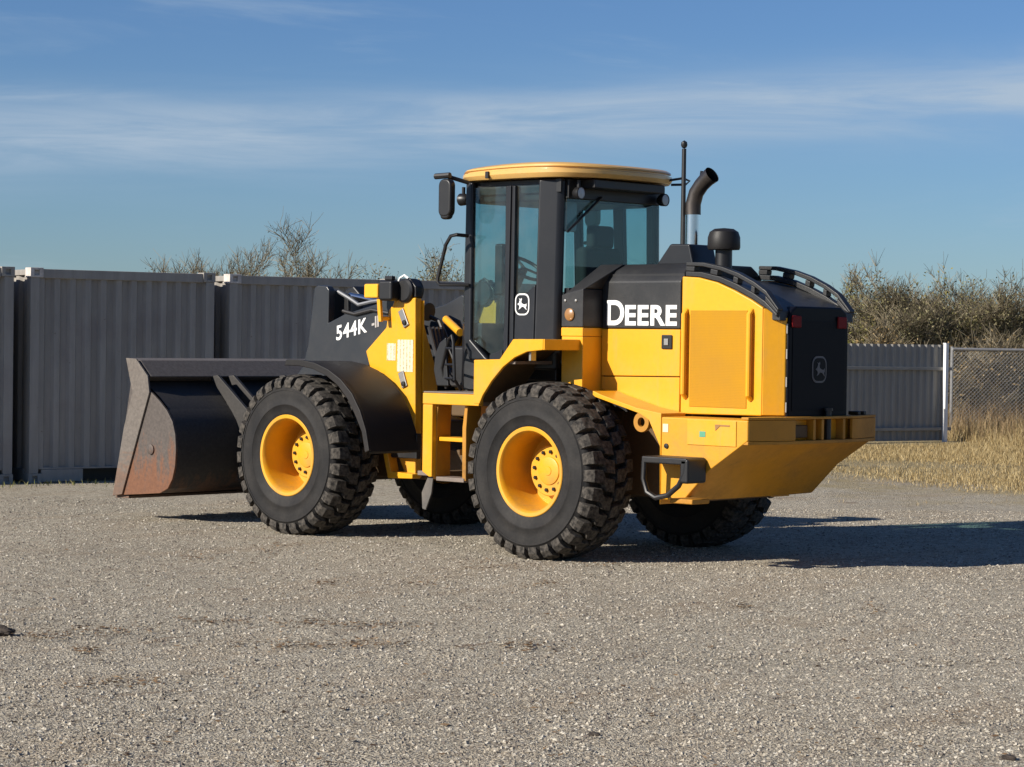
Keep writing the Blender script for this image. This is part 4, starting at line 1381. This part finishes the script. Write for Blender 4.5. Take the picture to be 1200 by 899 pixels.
text_mesh('lettering', '-II', 'greyletter', 0.14, (2.735, 0.4575, 1.892), (-1, 0, 0.20), (0.20, 0, 1), bo, 0.002, 0.004, 0.9, 0.18)
MB().prism([(3.52, 2.27), (3.24, 2.21), (3.22, 1.82), (3.52, 1.82)], 'y', 0.26, 0.30).build('boom_gap_dark', 'black', bo, 0.01)  # added black plate, makes the gap between the arms look dark
MB().box(3.18, 3.42, -0.372, 0.372, 1.60, 1.86).build('cross_tube', 'boom', bo, 0.03)
MB().prism([(3.52, 2.25), (3.40, 2.30), (3.30, 2.22), (3.22, 1.85), (3.45, 1.30), (3.55, 1.30), (3.62, 1.7)], 'y', -0.09, 0.09).build('bellcrank', 'black', bo, 0.02)
MB().tube([(2.35, 0.10, 2.05), (2.95, 0.10, 2.13)], 0.085, 18).build('tilt_cylinder', 'black', bo)
MB().tube([(2.95, 0.10, 2.13), (3.42, 0.10, 2.20)], 0.038, 12).build('cylinder_rod', 'chrome', bo)
for s_ in (1, -1):
    MB().tube([(2.20, s_ * 0.30, 0.95), (2.90, s_ * 0.30, 1.16)], 0.075, 16).build('lift_cylinder', 'yellow', bo)
    MB().tube([(2.90, s_ * 0.30, 1.16), (3.42, s_ * 0.30, 1.32)], 0.036, 12).build('cylinder_rod', 'chrome', bo)
    if s_ > 0:
        MB().tube([(2.62, s_ * 0.33, 2.16), (2.85, s_ * 0.345, 2.14), (3.02, s_ * 0.36, 2.11), (3.16, s_ * 0.35, 2.17), (3.33, s_ * 0.34, 2.235)], 0.020, 8).build('boom_pipe', 'dull_steel', bo)
    MB().tube([(2.50, s_ * 0.465, 2.03), (2.72, s_ * 0.47, 2.06), (2.95, s_ * 0.47, 2.02), (3.12, s_ * 0.468, 2.05)], 0.017, 8).build('hose', 'hose', bo)
MB().tube([(3.50, 0.0, 1.36), (4.50, 0.0, 0.95)], 0.05, 12).build('tilt_link', 'boom', bo)

# ---- bucket
bk = empty('bucket', LD)
BW = 1.31
outer = [(5.45, 0.225), (5.30, 0.238), (5.0, 0.262), (4.74, 0.285), (4.62, 0.335), (4.55, 0.43), (4.51, 0.56), (4.50, 0.72), (4.515, 0.86), (4.56, 0.98), (4.65, 1.085), (4.77, 1.175), (4.90, 1.255), (5.06, 1.345)]
inner = [(x + (0.0 if i == 0 else 0.03), z + 0.03) for i, (x, z) in enumerate(outer)]
MB().prism(outer + list(reversed(inner)), 'y', -BW, BW).build('back_sheet', 'bucket', bk, 0.004)
MB().prism([(4.925, 1.40), (5.10, 1.555), (5.27, 1.575), (5.28, 1.545), (5.12, 1.50), (5.06, 1.35), (4.97, 1.37)], 'y', -BW, BW).build('top_lip', 'bucket_worn', bk, 0.008)
for s_ in (1, -1):
    MB().prism(outer + [(5.21, 1.35)], 'y', s_ * (BW + 0.001), s_ * (BW + 0.025)).build('end_plate', 'bucket_side', bk, 0.004)
    MB().prism([(5.46, 0.222), (5.31, 0.245), (4.895, 1.25), (4.925, 1.405), (5.11, 1.568), (5.27, 1.575), (5.16, 1.24), (5.29, 0.90)], 'y', s_ * (BW + 0.026), s_ * (BW + 0.046)).build('side_cutter', 'bucket_worn', bk, 0.004)
    MB().lathe([(0.0, 0.0), (0.05, 0.0), (0.05, 0.014), (0.03, 0.02), (0.0, 0.02)], (4.88, s_ * (BW + 0.025), 0.70), 'y', 14, s_).build('wear_button', 'bucket_side', bk)
    for y in (0.33, 0.53):
        MB().prism([(4.98, 1.40), (4.86, 1.415), (4.42, 1.10), (4.36, 0.95), (4.40, 0.45), (4.50, 0.38), (4.70, 0.40), (4.60, 0.95), (4.72, 1.15)], 'y', s_ * (y - 0.018), s_ * (y + 0.018)).build('hinge_plate', 'bucket', bk, 0.006)
MB().box(5.26, 5.47, -BW, BW, 0.205, 0.232).build('cutting_edge', 'bucket_worn', bk, 0.004)
for y in (-1.2, -0.9, -0.6, -0.3, 0.0, 0.3, 0.6, 0.9, 1.2):
    MB().prism([(5.40, 0.204), (5.56, 0.190), (5.40, 0.26)], 'y', y - 0.05, y + 0.05).build('tooth', 'bucket_worn', bk, 0.004)


# ------------------------------------------------------------------ brush and trees
def leaf_mat(name, stops):
    mt, t, b = new_mat(name)
    gm = N(t, 'ShaderNodeNewGeometry')
    c = ramp(t, gm.outputs['Random Per Island'], stops)
    t.links.new(c, b.inputs['Base Color'])
    set_in(b, Roughness=0.85)
    b.inputs['Specular IOR Level'].default_value = 0.15
    return mt


M['bark'] = leaf_mat('bark', [(0, (0.10, 0.08, 0.06)), (1, (0.17, 0.145, 0.12))])
M['twig'] = leaf_mat('twigs', [(0, (0.095, 0.08, 0.045)), (0.6, (0.19, 0.155, 0.10)), (1, (0.30, 0.26, 0.19))])
M['leaf_olive'] = leaf_mat('olive_leaves', [(0, (0.075, 0.070, 0.022)), (0.35, (0.14, 0.135, 0.036)), (0.7, (0.19, 0.175, 0.052)), (1, (0.28, 0.23, 0.11))])
M['leaf_rust'] = leaf_mat('rusty_leaves', [(0, (0.11, 0.072, 0.030)), (0.5, (0.23, 0.16, 0.07)), (1, (0.36, 0.27, 0.155))])
M['leaf_grey'] = leaf_mat('grey_leaves', [(0, (0.085, 0.08, 0.04)), (0.5, (0.16, 0.145, 0.07)), (1, (0.25, 0.22, 0.13))])


def branchy(base, height, spread, n_stem, rnd, levels=3, lean=0.0, gnarl=0.16, r0=0.05):
    """returns list of branch polylines (points, radii) of a bare woody plant, and the twig tips"""
    lines, tips = [], []

    def grow(p, d, L, r, lev):
        nseg = 5
        pts, rs = [p.copy()], [r]
        q, dd = p.copy(), d.copy()
        for s_ in range(nseg):
            dd = (dd + Vector((rnd.uniform(-1, 1), rnd.uniform(-1, 1), rnd.uniform(-0.5, 0.75))) * gnarl).normalized()
            q = q + dd * (L / nseg)
            pts.append(q.copy())
            rs.append(r * (1 - 0.62 * (s_ + 1) / nseg))
            if lev > 0 and s_ >= 1:
                for _ in range(2 if lev > 1 else 3):
                    if rnd.random() < 0.72:
                        side = Vector((rnd.uniform(-1, 1), rnd.uniform(-1, 1), rnd.uniform(-0.1, 0.9))).normalized()
                        nd = (dd * 0.75 + side * 0.85).normalized()
                        grow(q, nd, L * rnd.uniform(0.34, 0.58), rs[-1] * 0.62, lev - 1)
        lines.append((pts, rs, lev))
        tips.append((q, dd))

    for i in range(n_stem):
        a = rnd.uniform(0, 2 * math.pi)
        rr = spread * 0.35 * math.sqrt(rnd.random())
        p = Vector((rr * math.cos(a), rr * math.sin(a), 0))
        tilt = rnd.uniform(0.05, 0.55) if n_stem > 1 else 0.08
        d = Vector((math.cos(a) * tilt + lean * rgt0.x, math.sin(a) * tilt + lean * rgt0.y, 1)).normalized()
        grow(p, d, height * rnd.uniform(0.62, 0.95), r0 * rnd.uniform(0.7, 1.2), levels)
    return lines, tips


def woody(name, label, cat, loc, height, spread, n_stem, seed, leaves, leaf_m, group=None, levels=3, leaf_size=0.05, r0=0.05, lean=0.0, low_fill=True, twig_mult=1.0):
    rnd = random.Random(seed)
    rg = np.random.default_rng(seed)
    lines, tips = branchy(loc, height, spread, n_stem, rnd, levels, lean, r0=r0)
    zs = sorted(p.z for pts, rs, lev in lines for p in pts)
    kz = height * 0.76 / zs[int(len(zs) * 0.985)]
    xr = sorted(math.hypot(p.x, p.y) for pts, rs, lev in lines for p in pts)
    kx = min(1.0, spread * 1.25 / xr[int(len(xr) * 0.97)])
    lines = [([Vector((p.x * kx, p.y * kx, p.z * kz)) for p in pts], rs, lev) for pts, rs, lev in lines]
    root = empty(name, loc=loc)
    tag(root, label, cat, group)
    mb = MB()
    tw = MB()
    for pts, rs, lev in lines:
        if lev == levels or (lev == levels - 1 and levels > 2):
            mb.tube(pts, [max(x, 0.008) for x in rs], 6)
        else:
            tw.tube(pts, [max(x, 0.0055) for x in rs], 3, False)
    mb.build('trunk', 'bark', root)
    allp = [(p, d) for pts, rs, lev in lines if lev <= 1 for p, d in zip(pts[1:], [pts[i + 1] - pts[i] for i in range(len(pts) - 1)])]
    # fine twigs
    for _ in range(int(len(allp) * 0.9 * twig_mult)):
        p, d = rnd.choice(allp)
        dd = (d.normalized() * 0.8 + Vector((rnd.uniform(-1, 1), rnd.uniform(-1, 1), rnd.uniform(-0.2, 1)))).normalized()
        L = rnd.uniform(0.15, 0.5)
        mid = p + dd * L * 0.5 + Vector((rnd.uniform(-1, 1), rnd.uniform(-1, 1), rnd.uniform(-1, 1))) * 0.03
        tw.tube([p, mid, p + dd * L], [0.006, 0.005, 0.003], 3, False)
    if tw.v:
        o_ = tw.build('twigs', 'twig', root)
        o_.name = 'branches'
        o_['kind'] = 'stuff'
    if leaves:
        base = np.array([tuple(p) for p, d in allp])
        pick = rg.integers(0, len(base), leaves)
        P = base[pick] + rg.normal(0, 0.14, (leaves, 3))
        if low_fill:
            k_ = leaves // 3
            a = rg.random(k_) * 2 * math.pi
            rr = spread * np.sqrt(rg.random(k_)) * 0.75
            P[:k_] = np.stack([rr * np.cos(a), rr * np.sin(a), rg.random(k_) ** 1.4 * height * 0.62], -1)
        P[:, 2] = np.maximum(P[:, 2], 0.05)
        u = rg.normal(0, 1, (leaves, 3)); u /= np.linalg.norm(u, axis=1, keepdims=True)
        w_ = rg.normal(0, 1, (leaves, 3)); w_ -= u * (u * w_).sum(1, keepdims=True); w_ /= np.linalg.norm(w_, axis=1, keepdims=True)
        s_ = leaf_size * (0.5 + rg.random((leaves, 1)))
        V = np.stack([P - u * s_, P + w_ * s_ * 0.45, P + u * s_, P - w_ * s_ * 0.45], 1).reshape(-1, 3)
        F = np.arange(leaves * 4).reshape(-1, 4)
        fast_mesh('crown', V, F, leaf_m, 'stuff', root)
    return root


RB = 'brush growing behind the fences'
# (photo column, metres out, height, spread, stems, leaf material, label)
brush = [
    (985, 55, 3.1, 1.3, 6, 'leaf_olive', 'low olive shrub peeping out beside the loader grille'),
    (1022, 56, 3.7, 1.5, 8, 'leaf_olive', 'olive brown shrub rising above the left part of the metal fence'),
    (1060, 57, 4.1, 1.6, 8, 'leaf_olive', 'tall olive shrub behind the middle of the metal fence'),
    (1094, 55, 4.15, 1.5, 8, 'leaf_grey', 'tallest shrub of the thicket, behind the bright fence post'),
    (1128, 58, 3.9, 1.4, 7, 'leaf_olive', 'thin topped shrub between the bright post and the chain-link fence'),
    (1160, 56, 3.75, 1.5, 8, 'leaf_grey', 'grey twiggy shrub standing behind the chain-link fence'),
    (1192, 57, 3.7, 1.5, 7, 'leaf_rust', 'rusty brown shrub behind the chain-link fence at the edge of the photo'),
    (1040, 51, 2.5, 1.5, 6, 'leaf_rust', 'low rusty shrub showing just above the metal fence'),
    (1128, 47.5, 2.3, 1.2, 7, 'leaf_rust', 'low brown shrub between metal fence and chain-link fence'),
    (1165, 48, 2.3, 1.3, 7, 'leaf_rust', 'low brown shrub pressing against the chain-link fence'),
    (1203, 48.5, 2.4, 1.3, 7, 'leaf_rust', 'low brown shrub cut off by the edge of the photo'),
    (1240, 56, 3.4, 1.5, 7, 'leaf_olive', 'olive shrub just past the edge of the photo'),
]
for i, (u, d, hh, sp, ns, lm, lb) in enumerate(brush):
    if i == 11:
        continue
    woody('shrub', lb, 'shrub', gp(u, d), hh, sp, ns, 100 + i, 15000 if d > 53 else (12000 if d > 49 else 4500), lm, RB, 2, 0.034, 0.03, twig_mult=3.0 if d > 49 else 1.2)

RT = 'bare trees showing over the containers'
woody('tree', 'small leafless bush over the second container near its corner', 'tree', gp(226, 62), 5.0, 1.5, 5, 301, 900, 'leaf_grey', RT, 2, 0.03, 0.03, low_fill=False, twig_mult=3.0)
woody('tree', 'low grey bush over the gap between the second and third containers', 'tree', gp(279, 60), 4.1, 1.0, 5, 302, 3500, 'leaf_grey', RT, 2, 0.03, 0.03, low_fill=False, twig_mult=3.0)
woody('tree', 'low grey bush beside the tall bare tree over the third container', 'tree', gp(308, 61), 4.1, 1.0, 5, 303, 3500, 'leaf_grey', RT, 2, 0.03, 0.03, low_fill=False, twig_mult=3.0)
woody('tree', 'tall bare tree with a forked trunk over the third container', 'tree', gp(332, 60), 6.0, 2.0, 1, 314, 500, 'leaf_grey', RT, 3, 0.03, 0.08, lean=0.14, low_fill=False, twig_mult=0.7)
woody('tree', 'rounded bare tree behind the tall forked one over the third container', 'tree', gp(370, 62), 4.9, 1.0, 3, 305, 900, 'leaf_grey', RT, 2, 0.03, 0.05, low_fill=False, twig_mult=3.0)
woody('tree', 'leafy olive tree between the loader boom and its cab', 'tree', gp(492, 58), 4.7, 1.2, 7, 306, 9000, 'leaf_grey', RT, 2, 0.034, 0.035, low_fill=False)
woody('tree', 'small tree half hidden behind the amber lamp of the loader', 'tree', gp(462, 60), 3.5, 0.9, 4, 307, 2900, 'leaf_grey', RT, 2, 0.03, 0.03, low_fill=False, twig_mult=3.0)

# ------------------------------------------------------------------ dry grass
M['straw'] = leaf_mat('straw', [(0, (0.13, 0.088, 0.038)), (0.4, (0.28, 0.20, 0.09)), (0.8, (0.43, 0.335, 0.17)), (1, (0.55, 0.45, 0.27))])
M['weed'] = leaf_mat('weed', [(0, (0.06, 0.07, 0.02)), (0.5, (0.14, 0.14, 0.05)), (1, (0.30, 0.27, 0.12))])


def blades(name, pts, hts, wid, mat, label, seed, lean=0.5):
    rg = np.random.default_rng(seed)
    n = len(pts)
    a = rg.random(n) * 2 * math.pi
    dx, dy = np.cos(a), np.sin(a)
    b_ = rg.random(n) * 2 * math.pi
    ln = hts * lean * rg.random(n)
    wv = wid * (0.6 + 0.8 * rg.random(n))
    base = np.stack([pts[:, 0], pts[:, 1], np.full(n, -0.01)], -1)
    side = np.stack([dx * wv, dy * wv, np.zeros(n)], -1)
    mid = base + np.stack([np.cos(b_) * ln * 0.35, np.sin(b_) * ln * 0.35, hts * 0.6], -1)
    tip = base + np.stack([np.cos(b_) * ln, np.sin(b_) * ln, hts], -1)
    V = np.stack([base - side, base + side, mid + side * 0.7, mid - side * 0.7, tip], 1).reshape(-1, 3)
    k_ = (np.arange(n) * 5)[:, None]
    F = np.concatenate([k_ + np.array([[0, 1, 2]]), k_ + np.array([[0, 2, 3]]), k_ + np.array([[3, 2, 4]])], 0)
    o_ = fast_mesh(name, V, F, mat, 'stuff')
    o_['label'] = label
    return o_


ng = 150000
uu = 925 + rng.random(ng) * 360
dd = 26 + rng.random(ng) ** 0.75 * 24
lat = (uu - 600) / FPX * dd
pos = np.array([CAM.x, CAM.y])[None] + dd[:, None] * hf + lat[:, None] * hr
e_ = (pos - np.array([P1.x, P1.y])) @ np.array([gn.x, gn.y])
patch = np.sin(pos[:, 0] * 0.9 + 2 * np.sin(pos[:, 1] * 0.6)) + np.sin(pos[:, 1] * 1.1 + 1.7) + rng.normal(0, 0.9, ng)
keep = (e_ + patch * 1.5 > 0.2 + 4.5 * rng.random(ng))
# keep the strip right in front of the metal fence thin
pos, dd, e_, patch = pos[keep], dd[keep], e_[keep], patch[keep]
fl = (pos - np.array([FE.x, FE.y])) @ np.array([fdir.x, fdir.y])
fn_ = (pos - np.array([FE.x, FE.y])) @ np.array([-fdir.y, fdir.x])   # negative: camera side
k2 = ~((fl < 0.2) & (fn_ > -1.1)) & ~((np.abs(fn_) < 0.05) & (fl < 0.3))
pos, dd, e_, patch, fl = pos[k2], dd[k2], e_[k2], patch[k2], fl[k2]
ht = 0.02 + np.clip(e_ / 15, 0, 1) ** 1.5 * (0.06 + 0.62 * rng.random(len(pos)) ** 1.3 * np.clip((fl + 1.0) / 2.0, 0.12, 1)) * np.clip(0.8 + 0.25 * patch, 0.3, 1.3) + 0.06 * rng.random(len(pos)) ** 2
blades('dry_grass', pos, ht, 0.0035, 'straw', 'tall straw coloured dry grass in front of the fences', 5, 0.7)
nb_ = 4200
uu = 1085 + rng.random(nb_) * 200
dd = 39.5 + rng.random(nb_) * 8
lat = (uu - 600) / FPX * dd
pos = np.array([CAM.x, CAM.y])[None] + dd[:, None] * hf + lat[:, None] * hr
fl = (pos - np.array([FE.x, FE.y])) @ np.array([fdir.x, fdir.y])
pos = pos[fl > 0.35]
M['stalk'] = leaf_mat('weed_stalks', [(0, (0.10, 0.065, 0.035)), (0.5, (0.22, 0.15, 0.08)), (1, (0.36, 0.27, 0.16))])
blades('weed_stalks', pos, 0.35 + 0.55 * rng.random(len(pos)), 0.0045, 'stalk', 'brown dead weed stalks standing along the chain-link fence', 8, 0.9)
# a few weeds along the foot of the containers
nw = 900
s_ = rng.random(nw) * 12.5 - 3.2
off = -0.15 - np.abs(rng.normal(0, 0.35, nw))
pos = np.stack([CA.x + cdir.x * s_ + (-cdir.y) * off, CA.y + cdir.y * s_ + cdir.x * off], -1)
blades('weeds', pos, 0.03 + 0.07 * rng.random(nw), 0.007, 'weed', 'thin pale weeds along the foot of the containers', 6, 0.8)

# dead leaves and twig bits blown into loose drifts
M['litter'] = leaf_mat('leaf_litter', [(0, (0.06, 0.038, 0.022)), (0.5, (0.15, 0.092, 0.05)), (1, (0.27, 0.18, 0.10))])
cents = [(572, 663, 26, 4), (640, 685, 14, 3), (375, 733, 34, 3), (455, 735, 22, 3), (355, 757, 40, 4), (440, 757, 28, 3), (135, 742, 30, 3), (60, 748, 26, 3), (105, 766, 12, 3),
         (232, 655, 10, 2), (315, 648, 8, 2), (150, 803, 30, 4), (390, 685, 12, 2), (500, 687, 14, 3), (1030, 714, 12, 3), (870, 712, 10, 2), (700, 664, 16, 3), (250, 730, 30, 3), (620, 760, 30, 4), (330, 640, 14, 2)]
pp = []
for cu_, cv_, su, sv in cents:
    k_ = int(14 + su * 2.6)
    pp.append(np.stack([cu_ + rng.normal(0, su * 0.95, k_), cv_ + rng.normal(0, sv * 0.9, k_)], -1))
pp.append(np.stack([rng.random(900) * 1400 - 100, 600 + rng.random(900) * 320], -1))
pp = np.concatenate(pp)
hor = 399 + 0.0142 * (pp[:, 0] - 600)
dl = CAM.z * FPX / (pp[:, 1] - hor)
ll = (pp[:, 0] - 600) / FPX * dl
c2 = np.array([CAM.x, CAM.y])[None] + dl[:, None] * hf + ll[:, None] * hr
nl_ = len(c2)
aa = rng.random(nl_) * 2 * math.pi
ln_ = 0.008 + 0.022 * rng.random(nl_) ** 2
wd_ = ln_ * (0.15 + 0.45 * rng.random(nl_))
ux, uy = np.cos(aa), np.sin(aa)
zz = 0.010 + 0.010 * rng.random((nl_, 4))
V = np.zeros((nl_, 4, 3))
for k_, (sa_, sb_) in enumerate(((-1, 0), (0, 1), (1, 0), (0, -1))):
    V[:, k_, 0] = c2[:, 0] + ux * ln_ * sa_ - uy * wd_ * sb_
    V[:, k_, 1] = c2[:, 1] + uy * ln_ * sa_ + ux * wd_ * sb_
V[:, :, 2] = zz
g = fast_mesh('leaf_litter', V.reshape(-1, 3), np.arange(nl_ * 4).reshape(-1, 4), 'litter', 'stuff')
g['label'] = 'brown leaf and twig litter in thin drifts on the gravel'

# ------------------------------------------------------------------ dark clods on the gravel
M['clod'] = paint('dark_clod', (0.035, 0.028, 0.022), 0.9, 0.0, (0.12, 0.09, 0.07), 0.4, bumpy=0.6)


def clod(u, d, r, seed, label):
    rnd = random.Random(seed)
    mb = MB()
    import bmesh
    bm = bmesh.new()
    bmesh.ops.create_icosphere(bm, subdivisions=3, radius=1)
    for vv in bm.verts:
        k_ = 1 + 0.28 * math.sin(vv.co.x * 3.1 + seed) * math.cos(vv.co.y * 4.3) + 0.12 * math.sin(vv.co.z * 9 + vv.co.x * 7)
        vv.co = Vector((vv.co.x * 1.5, vv.co.y, vv.co.z * 0.6)) * r * (k_ + rnd.uniform(-0.05, 0.05))
    me = bpy.data.meshes.new('clod')
    bm.to_mesh(me)
    bm.free()
    me.materials.append(M['clod'])
    o_ = bpy.data.objects.new('dirt_clod', me)
    p_ = gp(u, d, r * 0.35)
    o_.location = p_
    o_.rotation_euler = (0, 0, YAW - math.pi / 2 + rnd.uniform(-.3, .3))
    col.objects.link(o_)
    tag(o_, label, 'clod', 'dark clods lying on the gravel')


clod(4, 13.75, 0.055, 1, 'largest dark clod on the gravel, cut off by the photo edge below the bucket')
clod(702, 10.5, 0.020, 2, 'small dark clod alone on the gravel below the rear wheel')
clod(1190, 10.05, 0.022, 3, 'small dark clod on the gravel in the bottom corner of the photo')
